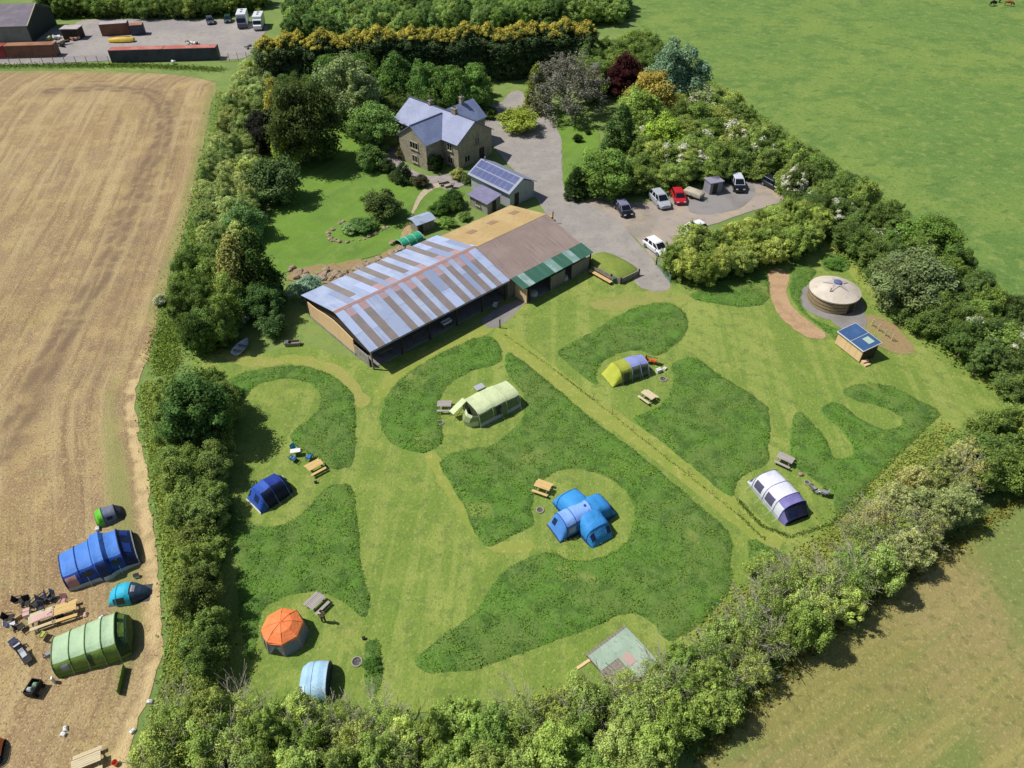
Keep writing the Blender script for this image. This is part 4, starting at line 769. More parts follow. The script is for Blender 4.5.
mb = MB(); mb.box((0.02, 1.4, 1.0), (.08, .9, 2.0)); mb.build('door', M_DARKW, sol)
MB().cyl((-8.3, 2.6, 4.3), .12, .7, n=8).build('flue', M_ALU, sol)
LO = G(487.5, 214.5); lean = thing('shed', 'small grey shed with mauve slate roof in front of solar outbuilding', 'shed', (LO[0], LO[1], 0), SA)
mb = MB(); mb.loft([[(x, y, z) for y, z in ((0, 0), (2.7, 0), (2.7, 2.3), (0, 1.8))] for x in (-3.9, 0)]); mb.build('wall', mat('grey_render', '#9a948b', .9, [(1, 4, '#7e786f', .4, .7, .8)]), lean)
mb = MB(); slab(mb, (-4.2, -.3, 1.76), (.3, -.3, 1.76), (.3, 2.75, 2.36), (-4.2, 2.75, 2.36), .09); mb.build('roof', mat('mauve_slate', '#767290', .55, [(1, 4, '#878299', .4, .65, .7), (5, 3, '#67647c', .52, .7, .6)]), lean)
window(lean, (-2, 0, 1.15), (0, -1, 0), .9, .8, 2)
mb = MB(); mb.box((.01, 1.4, .9), (.06, .8, 1.75)); mb.build('door', M_DARKW, lean)
# hen house and green netted run
KO = G(418, 234); hen = thing('hen_house', 'small hen house with pale blue grey roof by the garden path', 'shed', (KO[0], KO[1], 0), BA - .1)
mb = MB(); mb.box((1.4, 1.0, .75), (2.8, 2.0, 1.5)); mb.build('wall', M_GREYW, hen)
mb = MB(); slab(mb, (-.3, -.3, 1.5), (3.1, -.3, 1.5), (3.1, 1.0, 1.85), (-.3, 1.0, 1.85), .06, 0); slab(mb, (-.3, 2.3, 1.5), (3.1, 2.3, 1.5), (3.1, 1.01, 1.85), (-.3, 1.01, 1.85), .06, 0); mb.build('roof', mat('pale_felt', '#9aa6bd', .6, [(.8, 3, '#7f838a', .5, .6, .8)]), hen)
mb = MB(); mb.box((.6, -.02, .6), (.6, .06, 1.1)); mb.build('door', M_DARKW, hen)
NO = G(404, 250); net = thing('netted_run', 'long run under green netting in front of hen house', 'animal run', (NO[0], NO[1], 0), BA)
mb = MB(); mb.loft([[(x, 1.1 - 1.1 * math.cos(a * PI / 8), .02 + 1.0 * math.sin(a * PI / 8)) for a in range(9)] for x in (0, 1.2, 2.4, 3.6)], closed=False, caps=False); mb.build('netting', mat('green_netting', '#2f9372', .8, [(3, 4, '#3fae8a', .4, .65, .8)]), net, True)
for x in (0, 1.2, 2.4, 3.6): MB().tube([(x, 1.1 - 1.12 * math.cos(a * PI / 8), .02 + 1.02 * math.sin(a * PI / 8)) for a in range(9)], .025, 5).build('hoop', M_WHT, net)
# farm shed, far left of the yard
FO = G(33, 43); F1 = G(57, 24); FA = math.atan2(F1[1] - FO[1], F1[0] - FO[0]) - PI / 2
fd = math.hypot(F1[0] - FO[0], F1[1] - FO[1])
fs = thing('farm_shed', 'large grey roofed farm shed at the left edge of the yard', 'shed', (FO[0], FO[1], 0), FA)
mb = MB(); gable_solid(mb, -40, 0, 0, fd, 3.8, 6.3, 'x'); mb.build('wall', mat('shed_wall', '#7d8276', .8, [(.5, 4, '#6a6f66', .4, .7, .8)], (1, .6, (6, 6, .1), 0, .05)), fs)
mb = MB(); slab(mb, (-41, -.4, 3.7), (.4, -.4, 3.7), (.4, fd / 2, 6.5), (-41, fd / 2, 6.5), .12); slab(mb, (-41, fd + .4, 3.7), (.4, fd + .4, 3.7), (.4, fd / 2 + .01, 6.5), (-41, fd / 2 + .01, 6.5), .12)
mb.build('roof', mat('grey_fibre_roof', '#6d6671', .8, [(.3, 4, '#7d7680', .42, .62, .8), (1, 3, '#8f8b94', .6, .75, .6)], (1, .5, (6, .1, .1), 0, .05)), fs)
mb = MB(); gpoly(mb, .02, .06, [(.1, 0.05), (fd - .1, .05), (fd - .1, 3.7), (fd / 2, 6.1), (.1, 3.7)]); mb.build('gable_cladding', mat('dark_green_cladding', '#3a423c', .8, [(.6, 4, '#2d332f', .4, .7, .8, (5, 5, .2))]), fs)
mb = MB(); slab(mb, (.4, -.42, 3.75), (.55, -.42, 3.75), (.55, fd / 2, 6.55), (.4, fd / 2, 6.55), .16); mb.build('bargeboard', mat('cream_trim', '#b9ad92', .7), fs)
# yurt
Y0 = G(831, 301); yurt = thing('yurt', 'round yurt with cream roof and tan slatted wall on gravel', 'yurt', (Y0[0], Y0[1], 0), 0)
RW = 3.0
mb = MB(); mb.lathe([(RW, .1), (RW, 1.75), (RW - .1, 1.8)], 40); mb.build('wall', mat('tan_canvas', '#9c8a6c', .9, [(1, 4, '#85745a', .4, .65, .8, (.3, .3, 4)), (4, 4, '#b3a283', .5, .7, .6, (.5, .5, 2))]), yurt, True)
M_ROPE = mat('rope', '#6b5a42', .9)
for z in (.55, 1.0, 1.45): MB().lathe([(RW + .005, z - .03), (RW + .035, z - .03), (RW + .035, z + .03), (RW + .005, z + .03)], 40).build('girth_band', M_ROPE, yurt)
M_CAN = mat('cream_canvas', '#c2b7a8', .9, [(.5, 4, '#cfc5b8', .42, .62, .8), (1.5, 4, '#a8998a', .54, .72, .6)])
mb = MB(); mb.lathe([(RW + .12, 1.62), (RW + .14, 1.78), (RW * .8, 2.12), (RW * .5, 2.48), (.5, 2.8)], 40); mb.build('roof', M_CAN, yurt, True)
mb = MB(); pts = []
for k in range(10):
    a = k * PI / 5 + .3; r_ = 1.75 if k % 2 == 0 else .72; z = (lambda q: 2.8 - (q - .5) * .25 if q < 1.5 else 2.48 - (q - 1.5) * .4)(r_) + .09; pts.append((r_ * math.cos(a), r_ * math.sin(a), z))
mb.add(pts + [(0, 0, 2.92)], [(k, (k + 1) % 10, 10) for k in range(10)]); mb.build('crown_cover', mat('grey_star_canvas', '#aba29e', .9), yurt)
MB().lathe([(.5, 2.84), (.5, 2.98), (.3, 3.06), (.02, 3.1)], 20).build('crown_dome', mat('blue_grey_dome', '#5d6a90', .25, spec=.6), yurt, True)
MB().tube([(-1.2, -1.3, 2.2), (-1.2, -1.3, 2.85)], .07, 8).build('flue', M_STEEL, yurt)
mb = MB(); mb.box((RW * math.cos(-1.1) * 1.0, RW * math.sin(-1.1) * 1.0, .95), (.9, .14, 1.65), -1.1 + PI / 2); mb.build('door', M_DARKW, yurt)
# timber cabin with blue panel roof
c1 = G(834.5, 344); c2 = G(858.5, 363); CA = math.atan2(c2[1] - c1[1], c2[0] - c1[0]); CL = math.hypot(c2[0] - c1[0], c2[1] - c1[1])
cab = thing('cabin', 'small larch clad cabin with a blue panel roof near yurt', 'cabin', (c1[0], c1[1], 0), CA)
mb = MB(); mb.loft([[(x, y, z) for y, z in ((0, .15), (2.3, .15), (2.3, 2.1), (0, 1.75))] for x in (0, CL)]); mb.build('wall', M_ORW, cab)
mb = MB(); mb.box((CL + .03, 1.15, .95), (.05, 2.1, 1.5)); mb.build('end_cladding', M_DARKW, cab)
mb = MB(); slab(mb, (-.15, -.2, 1.78), (CL + .15, -.2, 1.78), (CL + .15, 2.5, 2.2), (-.15, 2.5, 2.2), .08); mb.build('roof', mat('white_edge', '#c9ccd0', .6), cab)
M_BPAN = mat('blue_roof_panel', '#38557e', .4, [(.8, 4, '#456390', .4, .65, .7)], spec=.5)
for a, b in ((0, .49), (.51, 1)):
    mb = MB(); zz = lambda y: 1.78 + (y + .2) / 2.7 * .42 + .085
    x0, x1 = -.08 + a * (CL + .16), -.08 + b * (CL + .16)
    slab(mb, (x0, -.12, zz(-.12)), (x1, -.12, zz(-.12)), (x1, 2.42, zz(2.42)), (x0, 2.42, zz(2.42)), .03); mb.build('roof_panel', M_BPAN, cab)
mb = MB(); slab(mb, (CL * .62, 1.1, zz(1.1) + .035), (CL * .9, 1.1, zz(1.1) + .035), (CL * .9, 1.9, zz(1.9) + .035), (CL * .62, 1.9, zz(1.9) + .035), .05); mb.build('rooflight', mat('pale_green_glazing', '#9fb5a5', .3), cab)
for i in range(2): MB().box((CL + .35 + .35 * (1 - i), .5, .12 + .12 * i), (.4, .8, .24 + .24 * i)).build('step', M_ORW, cab)
for x in (.2, CL - .2): MB().box((x, 1.15, .075), (.2, 2, .15)).build('bearer', M_GREYW, cab)
fr = thing('rail_fence', 'low rustic wooden rail behind the blue roofed cabin', 'fence', GV(871, 326), heading((871, 326), (891, 341)))
FL = dist((871, 326), (891, 341))
for k in range(4): MB().tube([(FL * k / 3, 0, 0), (FL * k / 3, .02, 1.0)], .06, 6).build('post', M_ORW, fr)
for z in (.9, .45): MB().tube([(-.2, .07, z), (FL / 2, .05, z + .04), (FL + .2, .07, z)], .045, 6).build('rail', M_GREYW, fr)
# grass topped mound with timber wall and long bench
def poly_thing(name, label, cat, px, z1, m, skirt_m=None, part='turf'):
    W = PX(px); cx = sum(p[0] for p in W) / len(W); cy = sum(p[1] for p in W) / len(W); t = thing(name, label, cat, (cx, cy, 0))
    return t, [(a - cx, b - cy) for a, b in W]
t, W = poly_thing('turf_mound', 'raised turf bed between green canopy and drive', 'raised bed', [(590, 262), (594, 257), (604, 256), (618, 261), (631, 268), (637, 274), (620, 282), (611, 279), (596, 271)], .9, None)
Ws = smooth_poly(W, .5, .03, 2); mb = MB(); mb.loft([[(x * s, y * s, z) for x, y in Ws] for s, z in ((1.02, 0), (1, .55), (.9, .8), (.6, .95), (.2, 1.0))]); mb.build('turf', mat('mound_turf', '#7c8a3e', .95, [(.6, 4, '#6c8035', .4, .65, .8), (4, 4, '#97994f', .52, .7, .7)], (6, .8)), t, True)
RWp = PX([(596, 272.5), (611, 280.5), (620.5, 284), (638.5, 275.5)]); cx, cy = t.location[0], t.location[1]
rw = thing('retaining_wall', 'timber sleeper wall holding up the turf bed', 'wall', (cx, cy, 0)); k = 0
for a, b in zip(RWp[:-1], RWp[1:]):
    L = math.hypot(b[0] - a[0], b[1] - a[1]); MB().box(((a[0] + b[0]) / 2 - cx, (a[1] + b[1]) / 2 - cy, .42), (L, .14, .84), math.atan2(b[1] - a[1], b[0] - a[0])).build('sleeper_panel', M_GREYW, rw)
for p in RWp: MB().box((p[0] - cx, p[1] - cy, .5), (.18, .18, 1.0), .6).build('post', M_DARKW, rw)
bn = thing('bench', 'long pale timber bench with slatted back beside the turf bed', 'bench', GV(590, 273), heading((590, 273), (611, 285))); BL = dist((590, 273), (611, 285))
MB().bbox((BL / 2, 0, .42), (BL, .55, .08), .015).build('seat', mat('pale_timber', '#c9a878', .8, [(2, 4, '#b3925f', .4, .7, .7)]), bn)
for z in (.65, .88): MB().box((BL / 2, .34, z), (BL, .04, .12)).build('back_rail', M_GREYW, bn)
for k in range(4): MB().box((.15 + (BL - .3) * k / 3, .05, .19), (.1, .45, .38)).build('leg', M_DARKW, bn); MB().box((.15 + (BL - .3) * k / 3, .38, .5), (.08, .05, 1.0)).build('back_post', M_DARKW, bn)
gt = thing('mesh_gate', 'green mesh gate panel at the end of the drive', 'gate', GV(657, 266), heading((657, 266), (670, 283))); GL = dist((657, 266), (670, 283))
M_GRN = mat('green_paint', '#3f7a58', .6)
mb = MB()
for z in (.1, 1.1): mb.tube([(0, 0, z), (GL, 0, z)], .03, 6)
for x in (0, GL / 2, GL): mb.tube([(x, 0, .05), (x, 0, 1.2)], .035, 6)
mb.build('frame', M_GRN, gt)
mb = MB()
for k in range(int(GL / .12)): mb.box((k * .12 + .06, 0, .6), (.05, .015, 1.0))
mb.build('mesh_panel', mat('grey_green_mesh', '#7f9a86', .7), gt)
def post(px, py, h, lab, m=None):
    t = thing('post', lab, 'post', GV(px, py)); MB().box((0, 0, h / 2), (.14, .14, h)).build('shaft', m or M_DARKW, t); MB().loft([[(x * s, y * s, z) for x, y in ((-.09, -.09), (.09, -.09), (.09, .09), (-.09, .09))] for s, z in ((1, h), (.1, h + .1))]).build('cap', M_DARKW, t)
post(500, 328, 1.2, 'short dark post at the gravel pad in front of barn'); post(656, 265, 1.3, 'dark gate post beside the white estate car'); post(552.6, 223, 1.8, 'dark post at the corner of the tan roofed building')
# wooden deck with green mat by the bottom hedge
dk = thing('deck', 'low wooden deck with worn green mat beside the bottom hedge', 'deck', GV(622, 660), heading((590, 661), (627, 633)))
mb = MB()
for k in range(14): mb.box((-2.1 + k * .3 + .15, 0, .3), (.27, 3.9, .05))
mb.build('boards', M_GREYW, dk)
mb = MB(); mb.box((0, 0, .14), (4.1, 3.8, .26)); mb.build('frame', M_DARKW, dk)
M_MAT = mat('worn_green_mat', '#93a896', .9, [(.8, 4, '#a5b5a2', .4, .65, .8), (3, 4, '#7a957c', .5, .7, .7)])
mb = MB(); mb.box((.9, -.1, .34), (2.3, 3.6, .03)); mb.box((-1.15, .95, .34), (1.78, 1.5, .03)); mb.build('mat', M_MAT, dk)
mb = MB(); mb.box((.35, -.35, .37), (.8, 1.0, .03)); mb.build('pink_panel', mat('faded_pink_board', '#b59a93', .9), dk)
pk = thing('plank', 'pale broken plank lying at the left corner of deck', 'plank', GV(584, 664), heading((577, 668), (589, 660))); mb = MB(); mb.box((0, 0, .06), (1.5, .22, .06), 0); pk2 = mb.build('board', M_ORW, pk); MB().box((.5, .02, .02), (.2, .4, .04)).build('batten', M_GREYW, pk)
# rocks of the garden edge
RK = []
M_ROCK = mat('rock', '#a08d78', .95, [(1.5, 4, '#7e7263', .4, .65, .8), (4, 4, '#bba990', .52, .7, .7)], (6, .6))
for i in range(4):
    bm = bmesh.new(); bmesh.ops.create_icosphere(bm, subdivisions=2, radius=.5); r_ = random.Random(i)
    for v in bm.verts: v.co *= r_.uniform(.75, 1.15); v.co.z *= .65
    me = bpy.data.meshes.new('rock'); bm.to_mesh(me); bm.free(); me.materials.append(M_ROCK); RK.append(me)
def rocks(line, n, wd, s0, s1, lab, grp):
    W = PX(line)
    for i in range(n):
        k = rng.randrange(len(W) - 1); u = rng.random(); a, b = W[k], W[k + 1]
        o = bpy.data.objects.new('rock', rng.choice(RK)); col.objects.link(o); s = rng.uniform(s0, s1)
        o.location = (a[0] + (b[0] - a[0]) * u + rng.gauss(0, wd), a[1] + (b[1] - a[1]) * u + rng.gauss(0, wd), .12 * s); o.rotation_euler = (0, 0, rng.uniform(0, 6)); o.scale = (s, s * rng.uniform(.7, 1.2), s)
        tag(o, lab, 'rock', grp)
rocks([(292, 273), (320, 277), (345, 273), (365, 268), (390, 258), (402, 250)], 90, .75, .5, 1.3, 'tan rock in the rocky bank between lawn and barn', 'rocks of the bank between lawn and barn')
rocks([(345, 221), (334, 228), (328, 235), (332, 241), (345, 243), (362, 240), (378, 233), (392, 224)], 34, .15, .4, .8, 'pale rock edging the island bed on the lawn', 'rocks edging the island bed')
# ================================================================== TENTS
FAB = {}
def fab(name, hexc, rough=.65): return mat('fabric_' + name, hexc, rough, [(.9, 3, tuple(c * .86 for c in lin(hexc)[:3]), .45, .65, .8), (5, 3, tuple(min(1, c * 1.1) for c in lin(hexc)[:3]), .55, .75, .5)], (2.0, .7, (1, 1, 1), 0, .12), spec=.3)
M_POLE = mat('tent_pole', '#55585c', .5); M_MESHW = mat('dark_tent_window', '#20242c', .35, spec=.5)
class Tent:
    def __init__(s, name, label, a, b, W, H, secs, e=.72, rz=None, L=None):
        s.L = (L or dist(a, b)); s.W = W; s.H = H; s.secs = secs; s.e = e
        s.t = thing(name, label, 'tent', GV(*a), heading(a, b) if rz is None else rz)
    def wh(s, f):
        for (f0, w0, h0), (f1, w1, h1) in zip(s.secs[:-1], s.secs[1:]):
            if f <= f1 + 1e-9:
                u = (f - f0) / (f1 - f0 + 1e-9); sag = 1 - .035 * math.sin(PI * max(0, min(1, u))); return (w0 + (w1 - w0) * u), (h0 + (h1 - h0) * u) * sag
        return s.secs[-1][1:]
    def pt(s, f, a, off=0):
        w, h = s.wh(f); w *= s.W; h *= s.H; c, n = math.cos(a), math.sin(a)
        return (s.L * f, s.W / 2 - math.copysign(abs(c) ** s.e, c) * w / 2 - off * c, h * max(0, n) ** s.e + off * n + .01)
    def patch(s, name, f0, f1, a0, a1, m, off=0, nf=5, na=12, parent=None):
        vs = [s.pt(f0 + (f1 - f0) * i / nf, R(a0 + (a1 - a0) * k / na), off) for i in range(nf + 1) for k in range(na + 1)]
        fs = [(i * (na + 1) + k, i * (na + 1) + k + 1, (i + 1) * (na + 1) + k + 1, (i + 1) * (na + 1) + k) for i in range(nf) for k in range(na)]
        return MB().add(vs, fs).build(name, m, parent or s.t, True)
    def pole(s, f, m=None, r=.03, off=.02): MB().tube([s.pt(f, R(a), off) for a in range(0, 181, 10)], r, 5).build('pole', m or M_POLE, s.t, True)
    def end(s, f, m, name='end_wall', bulge=0, parent=None):
        pts = [s.pt(f, R(a)) for a in range(0, 181, 9)]; c = s.pt(f, R(90)); ctr = (c[0] + bulge, s.W / 2, c[2] * .45)
        return MB().add(pts + [ctr], [(k, k + 1, len(pts)) for k in range(len(pts) - 1)] + [(len(pts) - 1, 0, len(pts))]).build(name, m, parent or s.t)
    def skirt(s, m, f0=0, f1=1):
        for a0, a1 in ((0, 5), (175, 180)): s.patch('skirt', f0, f1, a0, a1, m, .03, 8, 1)
    def floor(s, m): MB().box((s.L / 2, s.W / 2, .012), (s.L * .96, s.W * .9, .02)).build('groundsheet', m, s.t)
    def guys(s, fs, out=.9):
        mb = MB()
        for f in fs:
            for a, sg in ((35, -1), (145, 1)):
                p = Vector(s.pt(f, R(a))); q = Vector((p.x, p.y + sg * out, .02)); mb.tube([p, q], .008, 3); mb.box(q + Vector((0, 0, .05)), (.03, .03, .12))
        mb.build('guy_lines', M_WHT, s.t)
DKF = fab('dark_floor', '#3a3d40')
# small lime and slate tunnel tent
T = Tent('tent', 'small lime green and slate grey tunnel tent on the stubble', (99, 529), (126, 518), 1.75, 1.2, [(0, .85, .55), (.1, 1, .95), (.3, 1, 1), (.72, .92, .9), (.98, .72, .35), (1, .7, .1)])
T.patch('front_panel', 0, .3, 0, 180, fab('lime', '#62bb2a')); T.patch('flysheet', .3, .74, 0, 180, fab('slate', '#6d7488')); T.patch('rear_panel', .74, 1, 0, 180, fab('dark_slate', '#3c4150')); T.end(0, fab('lime_dark', '#3f7d22'), 'front_door')
for f in (.02, .3, .74): T.pole(f)
T.skirt(fab('grey', '#7c8084')); T.floor(DKF); T.patch('window', .4, .6, 18, 40, M_MESHW, .02)
# big blue tent
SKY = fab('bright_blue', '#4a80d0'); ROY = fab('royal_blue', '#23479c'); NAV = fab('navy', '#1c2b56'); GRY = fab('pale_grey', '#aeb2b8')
T = Tent('tent', 'large bright blue four section tunnel tent on stubble', (70.5, 594.5), (141.4, 565), 4.2, 2.1, [(0, .82, .8), (.03, .86, .84), (.22, .9, .9), (.43, .94, .96), (.44, 1.06, 1.12), (.62, 1.08, 1.14), (.63, .96, .97), (.82, .93, .92), (1, .9, .42)], .62)
for i, (f0, f1) in enumerate(((0, .22), (.22, .43), (.43, .63), (.63, .82))):
    T.patch('flysheet', f0, f1, 52, 180, SKY); T.patch('side_wall', f0, f1, 0, 52, ROY)  # shade of the near side is put into its darker blue
    if i in (1, 3): T.patch('window', f0 + .03, f1 - .03, 20, 42, M_MESHW, .02)
T.patch('side_door', .46, .60, 4, 46, NAV, .03); T.patch('rear_panel', .82, 1, 0, 180, NAV)
for a in (60, 100): T.patch('window', .86, .95, a, a + 28, ROY, .02)
T.end(0, ROY, 'front_wall'); T.patch('entrance', .02, .17, 4, 44, fab('salmon', '#b98a86'), .03)
for f in (.0, .22, .43, .63, .82): T.pole(f, fab('navy_sleeve', '#243a78'), .045)
for f in (.3, .52, .73): MB().tube([T.pt(f, R(40), .02), (T.L * f, -.12, .02)], .02, 4).build('guy_line', M_WHT, T.t)
T.patch('skirt', 0, 1, 0, 6, GRY, .06, 12, 1); T.patch('skirt', .985, 1, 0, 180, GRY, .03, 1, 12); T.floor(DKF)
# cyan dome
T = Tent('tent', 'small cyan and dark blue dome tent between blue and green tents', (107.5, 608.5), (150, 602), 1.9, 1.25, [(0, .55, .05), (.06, .7, .5), (.25, .98, .9), (.45, 1, 1), (.62, .95, .88), (.85, .6, .5), (1, .25, .03)], .8)
CY = fab('cyan', '#2fb0cf'); T.patch('flysheet', 0, .56, 0, 180, CY, 0, 8); T.patch('rear_panel', .56, 1, 0, 180, fab('dark_petrol', '#33465f'), 0, 6); T.patch('door', .16, .46, 8, 44, M_MESHW, .02)
T.patch('porch_flap', .46, .58, 0, 55, CY, .04); T.pole(.56, None, .02); T.pole(.25, CY, .03); T.floor(DKF); T.patch('vent', .6, .68, 70, 100, GRY, .02)
# green tunnel on the stubble
PG = fab('pale_green', '#a6c09a'); OG = fab('olive_green', '#6f8b3f'); DG = fab('deep_green', '#2f4a30')
T = Tent('tent', 'pale green four section tunnel tent at lower left on stubble', (58.6, 681), (133, 656.5), 3.7, 2.05, [(0, .86, .78), (.24, .9, .88), (.46, .95, .95), (.68, 1, 1), (.87, 1, 1.02), (1, .86, .7)], .62)
for f0, f1 in ((0, .24), (.24, .46), (.46, .68), (.68, .87)): T.patch('flysheet', f0, f1, 50, 180, PG); T.patch('side_wall', f0, f1, 0, 50, OG)
T.patch('rear_panel', .87, 1, 0, 180, DG); T.end(1, fab('green_end', '#40603a'), 'end_wall', .25); T.end(0, OG, 'front_wall', -.15)
T.patch('side_door', .46, .52, 3, 44, DG, .03); T.patch('window', .1, .2, 14, 38, fab('clear_window', '#8d979a', .3), .02)
for a in (70, 105): T.patch('window', .9, .97, a, a + 25, OG, .02)
for f in (0, .24, .46, .68, .87): T.pole(f, fab('green_sleeve', '#5d7a45'), .04)
T.guys((0, .24, .46, .68, .87))
T.skirt(OG); T.floor(DKF); MB().box((-.25, 0, .35), (.12, .25, .7)).build('door_post', M_WHT, T.t)
wb = thing('windbreak', 'narrow green windbreak standing below the green tunnel tent', 'windbreak', GV(120, 695), heading((120, 695), (126, 668))); WL = dist((120, 695), (126, 668))
mb = MB(); mb.box((WL / 2, 0, .35), (WL, .03, .7)); mb.build('cloth', fab('windbreak_green', '#6a8c34'), wb)
for k in range(5): MB().tube([(WL * k / 4, .03, 0), (WL * k / 4, .03, .85)], .02, 5).build('pole', M_GREYW, wb)
# navy tent
a, b, c = (261.6, 514.5), (294.4, 492.5), (246, 500)
T = Tent('tent', 'navy and royal blue tunnel tent on upper left mown pitch', a, b, dist(a, c), 1.9, [(0, .95, .3), (.2, 1, .96), (.5, 1, 1.02), (.52, 1, 1.02), (.85, .98, .95), (1, .8, .55)], .75)
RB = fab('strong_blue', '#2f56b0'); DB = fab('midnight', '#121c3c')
T.patch('front_panel', 0, .2, 0, 180, RB); T.patch('flysheet', .2, .5, 70, 180, RB); T.patch('side_wall', .2, .5, 0, 70, DB); T.patch('flysheet', .5, .86, 70, 180, fab('navy_roof', '#20398c')); T.patch('side_wall', .5, .86, 0, 70, DB)  # side turned from the sun gets its shade as midnight colour
T.patch('rear_panel', .86, 1, 0, 180, DB); T.end(1, DB); T.patch('window', .05, .15, 65, 90, NAV, .02); T.patch('window', .05, .15, 115, 150, NAV, .02)
for f in (.2, .5, .86): T.pole(f, RB, .025)
T.end(0, GRY, 'front_skirt'); T.guys((.2, .5, .86)); T.floor(DKF); MB().box((-.03, T.W / 2, .1), (.06, T.W * .98, .2)).build('skirt', M_WHT, T.t); MB().box((T.L + .15, T.W * .85, .2), (.3, .3, .4)).build('porch_box', GRY, T.t)
# cream-green tent
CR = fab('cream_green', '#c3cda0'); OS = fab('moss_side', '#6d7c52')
a, b = (480.3, 427.8), (521, 407.5)
T = Tent('tent', 'cream roofed tent with mossy sides and a bay front near barn', a, b, 3.4, 2.1, [(0, 1, .93), (.3, 1, 1), (.6, 1, 1), (1, .94, .9)], .5)
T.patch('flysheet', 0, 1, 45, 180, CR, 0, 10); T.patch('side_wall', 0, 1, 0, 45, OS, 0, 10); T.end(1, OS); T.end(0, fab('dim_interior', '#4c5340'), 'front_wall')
mb = MB(); bay = [(0, .25), (-.9, .6), (-1.3, 1.2), (-.9, 1.9), (0, 2.1)]; mb.loft([[(x * .92, y, .02) for x, y in bay], [(x, y, .75) for x, y in bay], [(x * .55, y, 1.55) for x, y in bay]], caps=False, closed=False); mb.build('bay_front', CR, T.t)
m2 = MB(); m2.loft([[(x * 1.04 - .02, y, .8) for x, y in bay[:4]], [(x * .75 - .02, y, 1.3) for x, y in bay[:4]]], caps=False, closed=False); m2.build('bay_window', fab('clear_bay', '#8f9a6a', .3), T.t)
T.patch('side_door', .4, .52, 4, 40, fab('dark_gap', '#3a4034'), .03); T.patch('side_flap', .52, .64, 0, 40, OS, .12)
for f in (.0, .33, .66, 1): T.pole(f, CR, .03)
mb = MB(); slab(mb, (-1.7, 2.5, .9), (0, 2.5, 1.9), (0, 3.3, 1.8), (-1.7, 3.3, .8), .03); mb.build('awning', CR, T.t)
for y in (2.45, 3.35): MB().tube([(-1.75, y, 0), (-.05, y, 1.85)], .03, 5).build('awning_pole', OS, T.t)
T.skirt(GRY); T.floor(DKF); T.guys((.5, .95))
# lime and violet tent
a, b, c = (612.8, 388), (648.5, 376), (600.3, 375)
T = Tent('tent', 'lime yellow tent with pale violet rear section on mown pitch', a, b, dist(a, c) * 1.05, 2.0, [(0, .98, .06), (.22, 1, .95), (.52, 1, 1), (.54, 1, 1), (.77, 1, .98), (1, .94, .85)], .66)
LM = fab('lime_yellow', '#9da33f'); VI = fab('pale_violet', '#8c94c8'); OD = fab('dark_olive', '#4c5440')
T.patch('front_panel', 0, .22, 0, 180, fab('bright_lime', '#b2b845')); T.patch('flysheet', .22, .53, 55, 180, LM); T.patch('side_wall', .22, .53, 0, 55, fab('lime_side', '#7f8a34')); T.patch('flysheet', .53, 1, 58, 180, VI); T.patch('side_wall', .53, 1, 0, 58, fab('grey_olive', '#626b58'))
T.end(1, OD); T.patch('window', .58, .72, 16, 38, OD, .02); T.patch('window', .8, .95, 16, 38, OD, .02); T.patch('side_door', .3, .45, 4, 40, OD, .03)
for f in (.22, .53, .77, 1): T.pole(f, VI if f > .5 else LM, .04)
T.guys((.22, .77, .98))
T.skirt(OD); T.floor(DKF)
# blue cross tent
LB = fab('light_blue', '#7fa6e6'); AZ = fab('azure', '#3a8ed2'); DA = fab('dark_azure', '#1d4d94')
a, b = (560.4, 543), (587, 530.5); c = (546.6, 525)
Wc = dist(a, c)
T = Tent('tent', 'blue cross shaped tent with light blue living tunnel and three pods', a, b, Wc, 2.1, [(0, .98, .1), (.24, 1, .92), (.6, 1, 1), (.62, 1, 1), (1.25, .9, 1.03)], .68)
T.patch('front_panel', 0, .24, 0, 180, fab('mid_blue', '#4f8ad6')); T.patch('flysheet', .24, .61, 45, 180, LB); T.patch('flysheet', .61, 1.25, 45, 180, LB); T.patch('side_wall', .24, .61, 0, 45, fab('blue_side', '#5e7fb0')); T.patch('side_wall', .61, 1.25, 0, 45, fab('blue_side2', '#56749f'))
T.patch('window', .07, .17, 95, 125, NAV, .02); T.patch('window', .32, .56, 14, 34, GRY, .02)
for f in (.24, .61): T.pole(f, DA, .03)
MB().box((-.04, Wc / 2, .08), (.08, Wc, .16)).build('skirt', fab('slate_skirt', '#4a5260'), T.t); T.patch('skirt', 0, .9, 0, 6, NAV, .03, 6, 1)
root = T.t; cxl = T.L * 1.12; cyl_ = Wc / 2
def pod(ang, Lp, Wp, labw):
    P_ = Tent('pod', 'x', (0, 0), (1, 0), Wp, 2.0, [(0, .9, 1.04), (.35, .98, 1.0), (.72, 1.0, .86), (.97, .9, .3), (1, .88, .04)], .56, 0, Lp)
    p = P_.t; p.parent = root
    for k in ('label', 'category'): del p[k]
    M_ = Matrix.Translation((cxl, cyl_, 0)) @ Matrix.Rotation(ang, 4, 'Z') @ Matrix.Translation((0, -Wp / 2, 0))
    p.location = M_.translation; p.rotation_euler = (0, 0, ang); p.name = 'pod'
    P_.patch('flysheet', 0, .75, 0, 180, AZ, 0, 8); P_.patch('end_panel', .75, 1, 0, 180, AZ, 0, 4); P_.patch('skirt', 0, .98, 0, 5, DA, .03, 6, 1); P_.patch('skirt', 0, .98, 175, 180, DA, .03, 6, 1)
    if labw: P_.patch('window', .8, .93, 40, 70, NAV, .03); P_.patch('window', .8, .93, 105, 135, NAV, .03)
    P_.pole(.74, DA, .02)
pod(PI / 2 + .1, 3.3, 2.5, False); pod(0.06, 3.0, 2.5, True); pod(-PI / 2 + .05, 3.0, 2.6, True)
